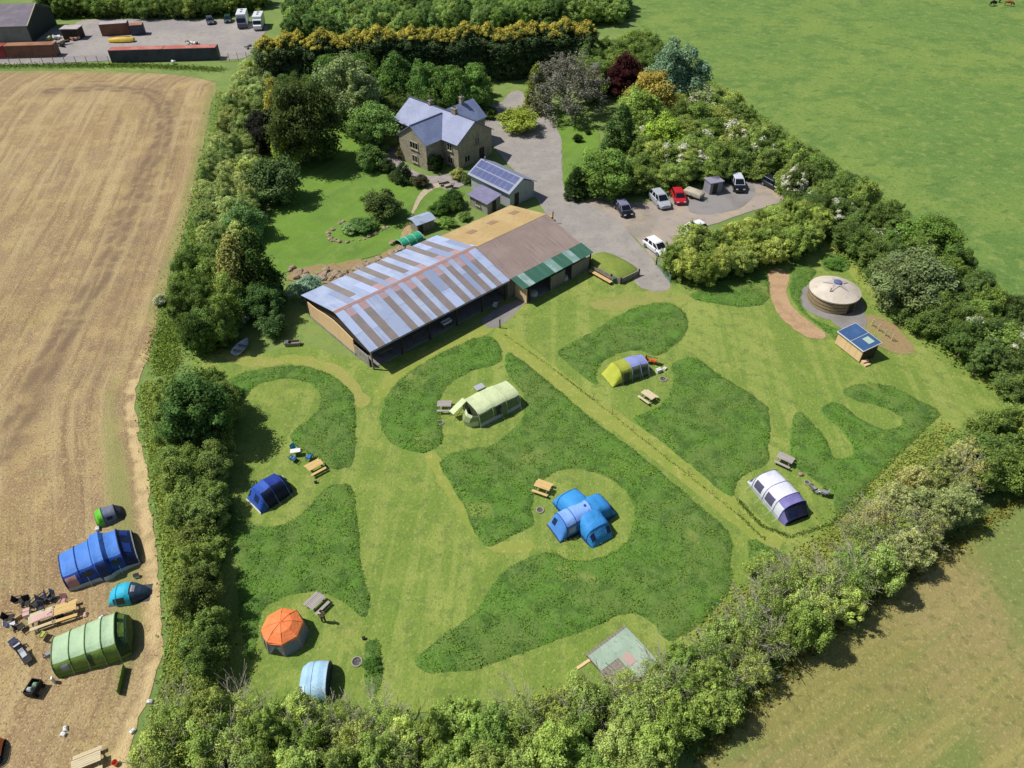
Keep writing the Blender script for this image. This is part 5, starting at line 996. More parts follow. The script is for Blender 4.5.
MB().tube([(cxl, cyl_, 2.1), (cxl, cyl_, 2.2)], .12, 8).build('peak_cap', DA, root)
T.floor(DKF)
# white and purple tent
a, b, c = (745.5, 482.5), (783.5, 527), (804.5, 512)
T = Tent('tent', 'white and purple grey tunnel tent on right hand pitch', a, b, dist(b, c), 2.0, [(0, .88, .06), (.14, .95, .9), (.42, 1, 1), (.44, 1, 1), (.7, 1, 1), (.86, .98, .92), (1, .86, .3)], .62)
WT = fab('white', '#d2d4de'); PU = fab('purple_grey', '#7a75ae'); DP = fab('dark_purple', '#2c2c4c'); PW = fab('plum_window', '#55526e', .3)
# the lit side faces left, so the profile's near side is the far angle
T.patch('front_panel', 0, .14, 0, 180, WT); T.patch('flysheet', .14, .43, 0, 180, WT); T.patch('flysheet', .43, .7, 0, 180, WT); T.patch('rear_flysheet', .7, .86, 45, 180, PU); T.patch('side_wall', .7, .86, 0, 45, WT); T.patch('rear_panel', .86, 1, 0, 180, DP)
for f0, f1 in ((.18, .36), (.47, .65)): T.patch('window', f0, f1, 8, 42, PW, .02)
T.patch('window', .03, .1, 20, 60, PW, .02)
for f in (.14, .43, .7): T.pole(f, PU, .03)
T.guys((.14, .43, .7, .86))
T.pole(.86, PU, .05); T.patch('skirt', 0, .86, 0, 5, GRY, .03, 8, 1); T.patch('skirt', .8, 1, 0, 5, PU, .03, 3, 1); T.patch('rear_corner', .86, .99, 0, 40, PU, .02)
for a_ in (60, 110): T.patch('window', .9, .97, a_, a_ + 30, NAV, .02)
T.floor(DKF)
# orange octagon
p0 = G(281, 656.5); t = thing('tent', 'octagonal tent with orange roof and grey walls', 'tent', (p0[0], p0[1] + 1.75, 0), .22); RO = 1.62; A8 = [k * PI / 4 for k in range(8)]
OR = fab('orange', '#f0864e'); GW = fab('grey_wall', '#7d7f8c')
RB_ = 1.85; EH = 1.55
mb = MB(); mb.add([(RO * math.cos(a), RO * math.sin(a), EH) for a in A8] + [(RO * .55 * math.cos(a), RO * .55 * math.sin(a), 2.02) for a in A8] + [(0, 0, 2.2)], [(k, (k + 1) % 8, 8 + (k + 1) % 8, 8 + k) for k in range(8)] + [(8 + k, 8 + (k + 1) % 8, 16) for k in range(8)])
q = lambda z: RO + (RB_ - RO) * (EH - z) / EH + .015
for k in range(8):
    a0, a1 = A8[k], A8[k] + PI / 4
    mb.add([(RO * math.cos(a0), RO * math.sin(a0), EH), (RO * math.cos(a1), RO * math.sin(a1), EH), (q(1.32) * math.cos(a1), q(1.32) * math.sin(a1), 1.32), ((q(1.18) * math.cos(a0) + q(1.18) * math.cos(a1)) / 2, (q(1.18) * math.sin(a0) + q(1.18) * math.sin(a1)) / 2, 1.42), (q(1.32) * math.cos(a0), q(1.32) * math.sin(a0), 1.32)], [(0, 1, 2, 3, 4)])
mb.build('roof', OR, t)
for k in range(8):
    a0, a1 = A8[k], A8[k] + PI / 4
    MB().add([(RB_ * math.cos(a0), RB_ * math.sin(a0), .02), (RB_ * math.cos(a1), RB_ * math.sin(a1), .02), (RO * math.cos(a1), RO * math.sin(a1), EH - .01), (RO * math.cos(a0), RO * math.sin(a0), EH - .01)], [(0, 1, 2, 3)]).build('wall_panel', GW, t)
    MB().tube([(RB_ * math.cos(a0), RB_ * math.sin(a0), 0), (RO * math.cos(a0), RO * math.sin(a0), EH + .01), (RO * .56 * math.cos(a0), RO * .56 * math.sin(a0), 2.04), (0, 0, 2.22)], .02, 4).build('pole', OR, t)
for k, sc in ((5, .75), (4, .5)):
    a0 = A8[k]; a1 = A8[k] + PI / 4
    def wp(u, z, o=.02): return Vector((math.cos(a0) * (1 - u) + math.cos(a1) * u, math.sin(a0) * (1 - u) + math.sin(a1) * u, 0)) * (RB_ + (RO - RB_) * z / EH + o) + Vector((0, 0, z))
    MB().add([wp(.5 - sc / 2, .08), wp(.5 + sc / 2, .08), wp(.5, 1.05)], [(0, 1, 2)]).build('doorway', M_MESHW, t)
MB().prism([(RB_ * .97 * math.cos(a), RB_ * .97 * math.sin(a)) for a in A8], .005, .03).build('groundsheet', DKF, t)
# pale blue dome half under the hedge
T = Tent('tent', 'pale blue dome tent half hidden by the bottom hedge', (297, 707), (328, 705), 3.2, 1.7, [(0, .7, .1), (.08, .85, .6), (.3, 1, .95), (.7, 1, 1), (1, .96, .95)], .75)
T.patch('flysheet', 0, 1, 0, 180, fab('baby_blue', '#a2c6de'), 0, 12); T.end(1, fab('dark_blue_end', '#27384c')); T.patch('window', .15, .32, 40, 70, fab('white_win', '#b9cbd6'), .02); T.pole(.98, GRY, .03); T.pole(.5, GRY, .015); T.floor(DKF)  # dark end colour stands for the shadowed opening
# corner of an orange tent running out of the picture
T = Tent('tent', 'orange and dark tent cut by the lower left picture edge', (-32, 775), (2, 765), 2.0, 1.4, [(0, 1, 1), (.8, 1, .95), (1, .8, .3)], .7)
T.patch('flysheet', 0, 1, 60, 180, OR, 0, 6); T.patch('side_wall', 0, 1, 0, 60, NAV, 0, 6); T.end(0, NAV); T.pole(.8); T.floor(DKF)

# ================================================================== CAMP FURNITURE
M_PALE = mat('pale_bench_timber', '#cdbf9f', .8, [(2, 4, '#b9a884', .4, .7, .7, (.4, 4, 1))]); M_GREYT = mat('silvered_timber', '#a8a09c', .85, [(2, 4, '#8f8782', .4, .7, .7, (.4, 4, 1))]); M_YELT = mat('yellow_timber', '#d2b478', .8, [(2, 4, '#bd9c60', .4, .7, .7, (.4, 4, 1))])
def picnic(px, a, b, m, label, L=1.75):
    t = thing('picnic_table', label, 'picnic table', GV(*px), heading(a, b))
    mb = MB()
    for k in range(5): mb.bbox((0, -.3 + k * .15, .73), (L, .135, .045), .008)
    mb.build('tabletop', m, t)
    for s in (-1, 1):
        mb = MB()
        for k in (-.07, .07): mb.bbox((0, s * .72 + k, .44), (L, .13, .045), .008)
        mb.build('bench', m, t)
    for s in (-1, 1):
        mb = MB(); x = s * (L / 2 - .25); mb.tube([(x, -.72, 0), (x, -.25, .7)], .045, 4); mb.tube([(x, .72, 0), (x, .25, .7)], .045, 4); mb.box((x, 0, .4), (.05, 1.6, .09)); mb.build('leg_frame', M_GREYW, t)
    return t
picnic((444.6, 409), (438, 409), (452, 409), M_GREYT, 'silvery grey picnic table left of the cream roofed tent', 1.5)
picnic((316, 470), (309, 472), (322, 465), M_YELT, 'yellow timber picnic table near the blue camp chairs', 1.6)
picnic((542.5, 490.5), (534, 488), (551, 494), M_YELT, 'yellow timber picnic table left of the blue cross tent', 1.6)
picnic((647.5, 399.5), (641, 395), (654, 404), M_PALE, 'pale picnic table below the lime and violet tent', 1.6)
picnic((783.5, 463), (777, 460), (790, 466), M_GREYT, 'grey picnic table above the white and purple tent', 1.6)
picnic((317.5, 606), (311, 602), (324, 612), M_GREYT, 'grey picnic table beside the orange octagonal tent', 1.5).rotation_euler.z += R(90)
picnic((45, 621), (35, 625), (60, 616), M_PALE, 'pale picnic table heaped with pinkish cloths on stubble', 1.9)
picnic((67, 614), (55, 618), (80, 610), M_YELT, 'yellow picnic table end to end with the pinkish one', 1.9)
picnic((90, 765), (80, 768), (100, 760), M_PALE, 'pale picnic table at the very bottom of the stubble', 1.9)
FURN = []
def cloth(px, z, dims, c, name, label, cat, rz=0):
    t = thing(name, label, cat, GV(px[0], px[1], z), rz); r_ = random.Random(int(px[0])); nx, ny = 6, 5
    top = [(dims[0] * (i / nx - .5), dims[1] * (k / ny - .5), dims[2] * (.45 + .55 * r_.random()) * (1 if 0 < i < nx and 0 < k < ny else .35)) for i in range(nx + 1) for k in range(ny + 1)]
    f = [(i * (ny + 1) + k, (i + 1) * (ny + 1) + k, (i + 1) * (ny + 1) + k + 1, i * (ny + 1) + k + 1) for i in range(nx) for k in range(ny)]
    me = MB().add(top, f); ring = [i * (ny + 1) for i in range(nx + 1)] + [nx * (ny + 1) + k for k in range(1, ny + 1)] + [i * (ny + 1) + ny for i in range(nx - 1, -1, -1)] + [k for k in range(ny - 1, 0, -1)]
    o = len(me.v); me.v += [(top[i][0], top[i][1], 0) for i in ring]; n = len(ring); me.f += [(ring[k], ring[(k + 1) % n], o + (k + 1) % n, o + k) for k in range(n)] + [tuple(o + k for k in range(n))]; me.m += [0] * (n + 1)
    me.build('cloth', c, t, True); MB().box((dims[0] * .3, dims[1] * .1, dims[2] * .9), (dims[0] * .25, dims[1] * .3, .06), .4).build('fold', c, t); return t
cloth((43, 616), .755, (1.5, .6, .12), fab('pinkish', '#c9a59c'), 'cloth', 'crumpled pinkish cloths on the pale picnic table', 'cloth', heading((35, 625), (60, 616)))
cloth((58, 619), .02, (.9, .5, .18), fab('dark_bag', '#2a2a33'), 'bag', 'dark bag under the joined picnic tables', 'bag', .3)
def chair(px, rz, c, label, low=False):
    t = thing('camp_chair', label, 'camp chair', GV(*px), rz); h = .3 if low else .42
    m = fab('chair_' + c, c)
    MB().loft([[(x, y, z) for x, y, z in ((-.25, -.26, h + .02), (.25, -.26, h + .04), (.25, .26, h + .04), (-.25, .26, h + .02))], [(x, y, z) for x, y, z in ((-.25, -.26, h - .03), (.25, -.26, h - .01), (.25, .26, h - .01), (-.25, .26, h - .03))]]).build('seat', m, t)
    MB().loft([[(-.25, -.27, h), (-.25, .27, h), (-.42, .29, h + .55), (-.42, -.29, h + .55)], [(-.29, -.27, h), (-.29, .27, h), (-.46, .29, h + .55), (-.46, -.29, h + .55)]]).build('backrest', m, t)
    for sx, sy in ((-1, -1), (1, -1), (1, 1), (-1, 1)): MB().tube([(sx * .27, sy * .28, 0), (-sx * .1 + .1, sy * .28, h)], .016, 5).build('leg', M_BLK, t)
    for sy in (-1, 1): MB().box((-.08, sy * .31, h + .22), (.5, .07, .03)).build('armrest', M_BLK, t); MB().tube([(.15, sy * .31, h + .2), (.25, sy * .28, 0)], .014, 5).build('arm_post', M_BLK, t)
    return t
BKC, NVC, BLC, GYC, PNC = '#1d1d22', '#232c4a', '#2f6fb8', '#8c8894', '#b98b86'
CH = [((22, 603), 0.3, BKC, 'black camp chair at the top left of the stubble circle'), ((29, 606), -1.2, BKC, 'black camp chair second from top left of the stubble circle'), ((37, 606), -2, '#2b2f38', 'charcoal camp chair above the left picnic table'), ((44, 601), -2.3, NVC, 'navy camp chair above the two picnic tables'),
 ((42, 612), -1.6, '#33313a', 'dark folded chair against the pinkish picnic table'), ((12, 620), .2, BKC, 'black camp chair furthest left on the stubble'), ((14, 627), .5, '#c6c6cf', 'white camp chair left of the pinkish picnic table'), ((23, 629), .9, BKC, 'black camp chair just below the white camp chair'),
 ((65, 604), -1.5, PNC, 'pinkish camp chair behind the yellow picnic table on stubble'), ((45, 637), 1.4, '#a7a94a', 'yellow green camp chair between picnic table and green tent'), ((51, 657), 2.2, GYC, 'grey camp chair at the front of the green tunnel tent'), ((19, 648), -.6, '#b9b6c8', 'pale lilac camp chair next to the black lounger'),
 ((294, 461), 1.0, BLC, 'blue camp chair below the white folding table'), ((309.5, 460), 2.9, BLC, 'blue camp chair between the white table and yellow picnic table'), ((296, 452), -.6, '#5fa5b5', 'teal camp chair behind the white folding table'),
 ((648.5, 363), -.4, '#c9582c', 'orange camp chair nearest the violet end of the lime tent'), ((653.5, 363.5), 2.6, '#d1622f', 'orange camp chair further from the lime tent'),
 ((812.5, 491), .4, GYC, 'grey camp chair nearest the fire bowl by the white tent'), ((822, 495), 2.6, GYC, 'grey camp chair furthest from the fire bowl by the white tent'), ((52, 600), -1.9, '#39404f', 'slate camp chair just left of the big blue tent')]
for c in CH: chair(*c)
def lounger():
    t = thing('lounger', 'black padded lounger with pale towel beside the lilac chair', 'lounger', GV(26, 657), heading((21, 649), (30, 663)))
    MB().loft([[(x, -.3, z), (x, .3, z), (x, .3, z + .07), (x, -.3, z + .07)] for x, z in ((-.8, .75), (-.25, .38), (.35, .36), (.9, .3))]).build('mattress', fab('chair_' + BKC, BKC), t)
    MB().loft([[(x, -.18, z), (x, .18, z), (x, .18, z + .03), (x, -.18, z + .03)] for x, z in ((-.5, .62), (-.2, .46), (.3, .45))]).build('towel', GRY, t)
    for x in (-.35, .65):
        for y in (-.28, .28): MB().tube([(x, y, 0), (x, y, .36)], .02, 5).build('leg', M_STEEL, t)
lounger()
def table(px, rz, m, label, L=1.0, W=.55, h=.65):
    t = thing('folding_table', label, 'folding table', GV(*px), rz); MB().bbox((0, 0, h), (L, W, .04), .01).build('tabletop', m, t)
    for sx in (-1, 1):
        for sy in (-1, 1): MB().tube([(sx * L * .42, sy * W * .4, 0), (sx * L * .42, sy * W * .4, h)], .015, 5).build('leg', M_STEEL, t)
table((296.5, 455), .2, M_WHT, 'white folding table with the blue camp chairs'); table((479.5, 391), .6, mat('grey_table', '#a4a7b0', .5), 'pale grey folding table behind the cream roofed tent', 1.1, .8)
def crate(px, rz, d, m, label, name='crate', lidm=None):
    t = thing(name, label, 'cool box' if name == 'cool_box' else name, GV(*px), rz); MB().bbox((0, 0, d[2] / 2), d, .02).build('body', m, t); MB().bbox((0, 0, d[2] + .02), (d[0] + .04, d[1] + .04, .06), .015).build('lid', lidm or m, t); MB().tube([(-d[0] / 2, 0, d[2] * .8), (-d[0] / 2 - .03, 0, d[2] + .12), (d[0] / 2 + .03, 0, d[2] + .12), (d[0] / 2, 0, d[2] * .8)], .012, 5).build('handle', M_BLK, t)
crate((28.5, 615), .4, (.45, .7, .45), M_WHT, 'white cool box standing left of the pinkish picnic table', 'cool_box', mat('pink_lid', '#c79f96', .6)); crate((658.4, 372), .5, (.6, .4, .4), M_WHT, 'white cool box beside the lime tent fire ring', 'cool_box'); crate((664.5, 369.5), .9, (.45, .3, .2), M_WHT, 'flat white crate right of the white cool box')
crate((137, 577), .3, (.4, .3, .3), M_WHT, 'small white box at the rear corner of big blue tent', 'cool_box', M_BLK); crate((816.5, 493), .2, (.4, .3, .3), M_WHT, 'white box between the two grey camp chairs', 'cool_box'); crate((18.5, 617.5), .9, (.4, .35, .3), mat('tan_bag', '#b49a72', .8), 'tan box among the black camp chairs'); crate((614, 282), .4, (.5, .5, .7), M_GRN, 'small green box at the end of long bench')
crate((549.5, 221), .4, (.9, .5, .7), mat('yellow_paint', '#c9a63a', .6), 'yellow grit box behind the tan roofed building', 'grit_box'); crate((316, 483), .2, (.25, .2, .18), M_BLK, 'tiny black box on grass below yellow picnic table'); crate((364, 639), .2, (.22, .2, .2), M_BLK, 'tiny dark box on the mown grass above fire ring'); crate((98, 530), .4, (.3, .3, .25), M_WHT, 'small white box by the lime tent front on stubble', 'cool_box')
def fire_ring(px, r, label, slab_=False):
    t = thing('fire_pit', label, 'fire pit', GV(*px)); mb = MB(); n = 14; r = r * .78
    for k in range(n): a = 2 * PI * k / n; mb.bbox((r * math.cos(a), r * math.sin(a), .07), (.24 * r / .5, .11, .1), .025, a + PI / 2)
    mb.build('stone_ring', mat('pale_kerb_stone', '#9a9488', .9, [(4, 4, '#8a857b', .4, .7, .8)]), t); MB().lathe([(r * .8, .01), (r * .8, .03), (.02, .05)], 14).build('ash_bed', mat('ash', '#4d4a48', .95, [(6, 4, '#8a8682', .5, .7, .8)]), t)
fire_ring((357, 662), .5, 'ring of pale stones on grass right of pale blue tent'); fire_ring((663, 379.5), .5, 'ring of pale stones beside the lime tent cool box'); fire_ring((540, 510.5), .42, 'small stone ring left of the blue cross tent'); fire_ring((440.5, 423), .4, 'small stone ring below the grey table near cream tent'); fire_ring((807, 483), .34, 'dark fire bowl ring near grey chairs and white tent')
o = bpy.data.objects.new('stone', RK[1]); col.objects.link(o); o.location = GV(800.5, 474, .15); o.scale = (.55, .5, .5); tag(o, 'single pale stone above the fire bowl by white tent', 'stone')
for i, (x, y, lb) in enumerate(((150, 702, 'white marker pot on the stubble edge right of green tent'), (132.5, 732, 'white marker pot lowest on the stubble edge'), (66, 729, 'larger white bag lying on open stubble'), (64, 735, 'smaller white bag lying on open stubble'), (102, 618, 'white paper bag between picnic table and green tent'), (86, 615, 'pinkish paper bag right of the yellow picnic table'))):
    t = thing('bag', lb, 'bag', GV(x, y), i); r_ = random.Random(i); MB().loft([[(a * s * r_.uniform(.8, 1.2), b * s * r_.uniform(.8, 1.2), z) for a, b in ((-.2, -.14), (.2, -.16), (.22, .15), (-.18, .16))] for s, z in ((.9, .0), (1.05, .1), (.7, .2), (.25, .24))]).build('body', M_WHT if i != 5 else fab('pinkish', '#c9a59c'), t, True); MB().tube([(-.05, 0, .22), (0, 0, .3), (.05, 0, .22)], .015, 4).build('tied_neck', M_WHT, t)
t = thing('bucket', 'small orange bucket near the bottom stubble edge', 'bucket', GV(116, 764)); MB().lathe([(.16, 0), (.22, .34), (.2, .34), (.14, .03)], 14).build('body', mat('orange_plastic', '#d96f45', .5), t, True); MB().tube([(-.21, 0, .33), (0, 0, .45), (.21, 0, .33)], .01, 4).build('handle', M_STEEL, t)
t = thing('camp_wagon', 'black pull along wagon filled with white and green bags', 'wagon', GV(36.5, 691), R(82))
mb = MB(); mb.box((0, 0, .32), (1.15, .75, .05))
for s in (-1, 1): mb.box((s * .56, 0, .58), (.04, .75, .5)); mb.box((0, s * .36, .58), (1.1, .04, .5))
mb.build('box', fab('chair_' + BKC, BKC), t)
for sx in (-1, 1):
    for sy in (-1, 1): MB().cyl((sx * .4, sy * .4, .15), .15, .08, 'y', 14).build('wheel', M_BLK, t)
MB().tube([(.58, 0, .35), (.9, 0, .3), (1.2, 0, .75)], .02, 5).build('handle', M_STEEL, t)
for i, (x, y, c_, lb) in enumerate(((-.2, .1, '#c9cfc9', 'white bag lying in the black wagon'), (.2, -.1, '#8fae88', 'green bag lying in the black wagon'))):
    q = Matrix.Translation(t.location) @ Matrix.Rotation(R(82), 4, 'Z') @ Vector((x, y, .36)); b_ = thing('bag', lb, 'bag', q); MB().loft([[(a * s, b * s, z) for a, b in ((-.22, -.16), (.22, -.18), (.2, .17), (-.2, .16))] for s, z in ((.9, 0), (1.1, .2), (.8, .42), (.3, .5))]).build('body', fab('bagc' + str(i), c_), b_, True); MB().tube([(-.1, 0, .48), (0, 0, .58), (.1, 0, .48)], .015, 4).build('handle', M_WHT, b_)
# patio set by the house
table((446, 187), .5, M_BLK, 'dark garden table on the house patio', 1.2, .8, .72); chair((441, 186), .2, BKC, 'dark chair left of the patio table by house'); chair((452, 188), 3.0, BKC, 'dark chair right of the patio table by house')
# ================================================================== VEHICLES AND YARD
M_TYRE = mat('tyre', '#17181a', .9); M_RIM = mat('wheel_rim', '#9a9c9f', .4, metal=.6); M_CGL = mat('car_glass', '#12161c', .05, spec=.7); M_LAMP = mat('lamp_glass', '#d8dade', .2); M_TAIL = mat('tail_lamp', '#7d1416', .3); M_PLATE = mat('number_plate', '#c9c9b8', .6)
def paint(n, h): return mat('car_paint_' + n, h, .25, spec=.6)
def car(a, b, m, label, cat='car', L=4.3, W=1.8, H=1.5, van=False, name='parked_car', roofm=None, flip=False):
    A = Vector(G(*a)); B = Vector(G(*b)); c = (A + B) / 2; rz = heading(a, b)
    t = thing(name, label, cat, (c.x, c.y, 0), rz)
    wl = .62 * H if not van else .58 * H
    xs = [(-.5, .78, .42, wl * .82), (-.49, .9, .28, wl * .95), (-.3, 1, .24, wl * 1.02), (.1, 1, .24, wl), (.28, .99, .24, wl * .96), (.42, .95, .26, wl * .84), (.49, .82, .3, wl * .7), (.5, .7, .4, wl * .6)]
    if van: xs = [(-.5, .9, .3, wl), (-.49, .98, .26, wl * 1.02), (.2, 1, .25, wl), (.4, .97, .26, wl * .84), (.485, .9, .28, wl * .72), (.5, .8, .4, wl * .62)]
    rings = []
    for x, w, z0, z1 in xs:
        h = w * W / 2; rings.append([(x * L, -h * .92, z0), (x * L, -h, z0 + .16), (x * L, -h, z1 - .12), (x * L, -h * .88, z1), (x * L, h * .88, z1), (x * L, h, z1 - .12), (x * L, h, z0 + .16), (x * L, h * .92, z0)])
    MB().loft(rings).build('body', m, t, True)
    r0, r1, r2, r3 = ((-.47, -.36, .1, .29) if not van else (-.495, -.48, .16, .33))
    w0, w1 = W * .45, W * .385; zt = H
    cab = MB(); cab.loft([[(r0 * L, -w0, wl * .98), (r3 * L, -w0, wl * .96), (r3 * L, w0, wl * .96), (r0 * L, w0, wl * .98)], [(r1 * L, -w1, zt - .06), (r2 * L, -w1, zt - .06), (r2 * L, w1, zt - .06), (r1 * L, w1, zt - .06)], [(r1 * L + .06, -w1 + .06, zt), (r2 * L - .06, -w1 + .06, zt), (r2 * L - .06, w1 - .06, zt), (r1 * L + .06, w1 - .06, zt)]])
    cab.build('cabin', roofm or m, t)
    def glass(nm, q, n):
        c_ = sum((Vector(p) for p in q), Vector()) / 4; q2 = [c_ + (Vector(p) - c_) * .86 + Vector(n) * .012 for p in q]; mb = MB(); mb.loft([[p - Vector(n) * .02 for p in q2], q2]); mb.build(nm, M_CGL, t)
    zb, ztt = wl * .99, zt - .07
    glass('windscreen', [(r3 * L, -w0, zb), (r3 * L, w0, zb), (r2 * L, w1, ztt), (r2 * L, -w1, ztt)], (.8, 0, .6)); glass('rear_window', [(r0 * L, w0, zb), (r0 * L, -w0, zb), (r1 * L, -w1, ztt), (r1 * L, w1, ztt)], (-.9, 0, .4))
    for s in (-1, 1):
        for u0, u1 in (((.0, .3), (.34, .64), (.68, 1)) if not van else ((.72, 1),)):
            p = lambda u: ((r0 + (r3 - r0) * u) * L, s * w0, zb); q = lambda u: ((r1 + (r2 - r1) * u) * L, s * w1, ztt); glass('side_window', [p(u0), p(u1), q(u1), q(u0)], (0, s * .97, .2))
        MB().bbox((r2 * L + .35, s * (W / 2 + .06), wl), (.14, .16, .13), .03).build('mirror', m, t)
        MB().bbox((.488 * L, s * W * .3, wl * .66), (.1, .34, .15), .03).build('headlight', M_LAMP, t); MB().bbox((-.493 * L, s * W * .38, wl * .86), (.06, .2, .2), .02).build('tail_light', M_TAIL, t)
        for x in (-.31, .31):
            w_ = MB().cyl((x * L, s * (W / 2 - .1), .32), .32, .22, 'y', 20).build('wheel', M_TYRE, t); MB().cyl((x * L, s * (W / 2 + .015), .32), .2, .03, 'y', 14).build('rim', M_RIM, w_)
    MB().box((-.503 * L, 0, .55), (.02, .5, .12)).build('number_plate', M_PLATE, t)
    return t
WP = paint('white', '#e2e3e6'); BP = paint('black', '#14151a'); SP = paint('silver', '#a9adb6'); RP = paint('red', '#b3202c'); NP = paint('dark_blue', '#1d2430'); GP = paint('dark_green', '#27423c')
car((646.5, 243.5), (665.5, 257.5), WP, 'white estate car parked by the end of the drive', L=4.4, H=1.55)
car((701, 230), (684, 235), WP, 'white car half hidden by the olive clump beside car park', L=4.2)
car((619.5, 207.5), (627, 217), BP, 'black car with pale glinting roof, leftmost in car park', L=4.1, roofm=mat('car_paint_pale_roof', '#7e7c98', .2, spec=.7))  # paler roof colour is a painted reflection on the black car
car((654, 198), (664.5, 209), SP, 'silver people carrier parked right of the black car', L=4.7, H=1.8, W=1.9)
car((675, 194), (681, 206), RP, 'bright red hatchback parked right of the silver carrier', L=4.0)
t = car((733.5, 181), (740, 194.5), BP, 'black off road car with white roof at right of grey hut', L=4.4, H=1.85, W=1.85, roofm=mat('car_paint_offwhite', '#c9ccd6', .3, spec=.6)); MB().cyl((-2.25, 0, .95), .34, .2, 'x', 16).build('spare_wheel', M_TYRE, t)
car((766, 184), (779, 191), NP, 'dark blue car furthest right in car park under trees', L=4.3)
car((209, 19), (212.5, 27.5), paint('slate', '#4a4f5c'), 'dark slate hatchback parked by the yard hedge', L=4.0)
car((229, 18.5), (228, 25), GP, 'small dark green car between hatchback and motorhome', L=3.7)
# cream covered trailer and grey hut in the car park
p0 = G(693, 197); t = thing('trailer', 'small flat trailer under a pale tarpaulin right of red hatchback', 'trailer', (p0[0], p0[1], 0), heading((683, 193), (700, 199)))
MB().loft([[(x * s, y * s, z) for x, y in ((-1.5, -.8), (1.5, -.8), (1.5, .8), (-1.5, .8))] for s, z in ((1, .5), (1.02, .95), (.85, 1.15), (.3, 1.3))]).build('tarpaulin', mat('pale_tarp', '#b3aa99', .8, [(1, 4, '#94897a', .4, .7, .7)]), t, True); MB().box((0, 0, .45), (3, 1.5, .1)).build('bed', M_STEEL, t)
for s in (-1, 1): MB().cyl((0, s * .82, .3), .3, .18, 'y', 14).build('wheel', M_TYRE, t)
MB().tube([(1.5, -.4, .45), (2.4, 0, .4), (1.5, .4, .45)], .04, 5).build('drawbar', M_STEEL, t)
p0 = G(714, 193); t = thing('hut', 'small grey flat roofed hut between pale trailer and black off road car', 'hut', (p0[0], p0[1], 0), .35)
M_HUT = mat('grey_painted_board', '#8d8c94', .8, [(1.5, 4, '#7c7b84', .4, .7, .7, (5, 5, .2))]); MB().box((0, .6, .95), (2.2, 1.8, 1.9)).build('wall', M_HUT, t); MB().box((0, .6, 1.96), (2.5, 2.1, .1)).build('roof', mat('mauve_felt', '#8a8698', .8), t); MB().box((-.2, -.31, .9), (.8, .05, 1.6)).build('door', M_DARKW, t)
# small white dinghy by the barn trees
p0 = G(242, 349); t = thing('dinghy', 'small white dinghy lying on grass left of the barn', 'boat', (p0[0], p0[1], 0), heading((235, 357), (250, 341)))
ST = [(-1.35, .55, .5), (-.9, .66, .47), (0, .72, .46), (.7, .56, .5), (1.2, .26, .58), (1.42, .03, .64)]
hl = MB(); rg = []
for x, w_, z in ST: rg.append([(x, -w_, z), (x, -w_ * .8, z * .45), (x, -w_ * .2, .06), (x, w_ * .2, .06), (x, w_ * .8, z * .45), (x, w_, z), (x, w_ * .9, z - .02), (x, w_ * .7, z * .5), (x, 0, .13), (x, -w_ * .7, z * .5), (x, -w_ * .9, z - .02)])
hl.loft(rg); hl.build('hull', mat('white_gelcoat', '#d0d3d6', .4, [(2, 4, '#a7aaa8', .5, .75, .6)]), t, True)
for x, w_ in ((-.75, .6), (.25, .6)): MB().box((x, 0, .36), (.26, w_ * 2, .04)).build('thwart', M_GREYW, t)
MB().tube([(x, -w_, z + .02) for x, w_, z in ST] + [(x, w_, z + .02) for x, w_, z in reversed(ST)], .035, 5).build('gunwale', mat('grey_rubber', '#6d7277', .7), t)
p0 = G(293, 345); t = thing('trough', 'old grey stone trough near the barn gable', 'trough', (p0[0], p0[1], 0), .1); MB().loft([[(x * s, y * s, z) for x, y in ((-.9, -.35), (.9, -.35), (.9, .35), (-.9, .35))] for s, z in ((.92, 0), (1, .5), (.9, .5), (.85, .2))]).build('basin', M_GREYW, t); MB().box((-.6, 0, .53), (.3, .66, .06)).build('cross_bar', M_STEEL, t)
plant('bush', *G(239, 316, 1), 1.1, 1.8, '#6d8a55', 'shrub', 'white flowering shrub in shade left of barn trees', 'shrub', blossom=True)
# containers
def container(a, L, m, rm, label, rz, W=2.44, H=2.6):
    t = thing('shipping_container', label, 'shipping container', GV(*a), rz)
    mb = MB(); n = int(L / .28)
    for y, s in ((0, -1), (W, 1)):
        ring = []
        for k in range(n + 1):
            for dx, dy in ((0, 0), (.1, .05), (.19, .05), (.27, 0)):
                x = k * .28 + dx
                if x <= L: ring.append((x, y - s * dy))
        mb.loft([[(x, yy, .12) for x, yy in ring], [(x, yy, H - .1) for x, yy in ring]], caps=False, closed=False)
    mb.box((L / 2, W / 2, H / 2), (L - .1, W - .14, H - .25)); mb.build('body', m, t)
    mb = MB()
    for x in (.06, L - .06):
        for y in (.06, W - .06): mb.box((x, y, H / 2), (.16, .16, H))
    for z in (.08, H - .08):
        for y in (.03, W - .03): mb.box((L / 2, y, z), (L, .12, .16))
        for x in (.05, L - .05): mb.box((x, W / 2, z), (.14, W, .16))
    mb.build('frame', m, t); mb = MB(); mb.box((L / 2, W / 2, H - .01), (L - .1, W - .1, .06))
    for k in range(int(L / .6)): mb.box((.4 + k * .6, W / 2, H + .03), (.2, W - .3, .025))
    mb.build('roof', rm, t)
    for y in (W * .26, W * .74):
        d = MB().box((L + .03, y, H / 2), (.05, W * .46, H - .35)).build('door', m, t); MB().tube([(L + .08, y, .2), (L + .08, y, H - .2)], .025, 5).build('lock_bar', M_STEEL, d)
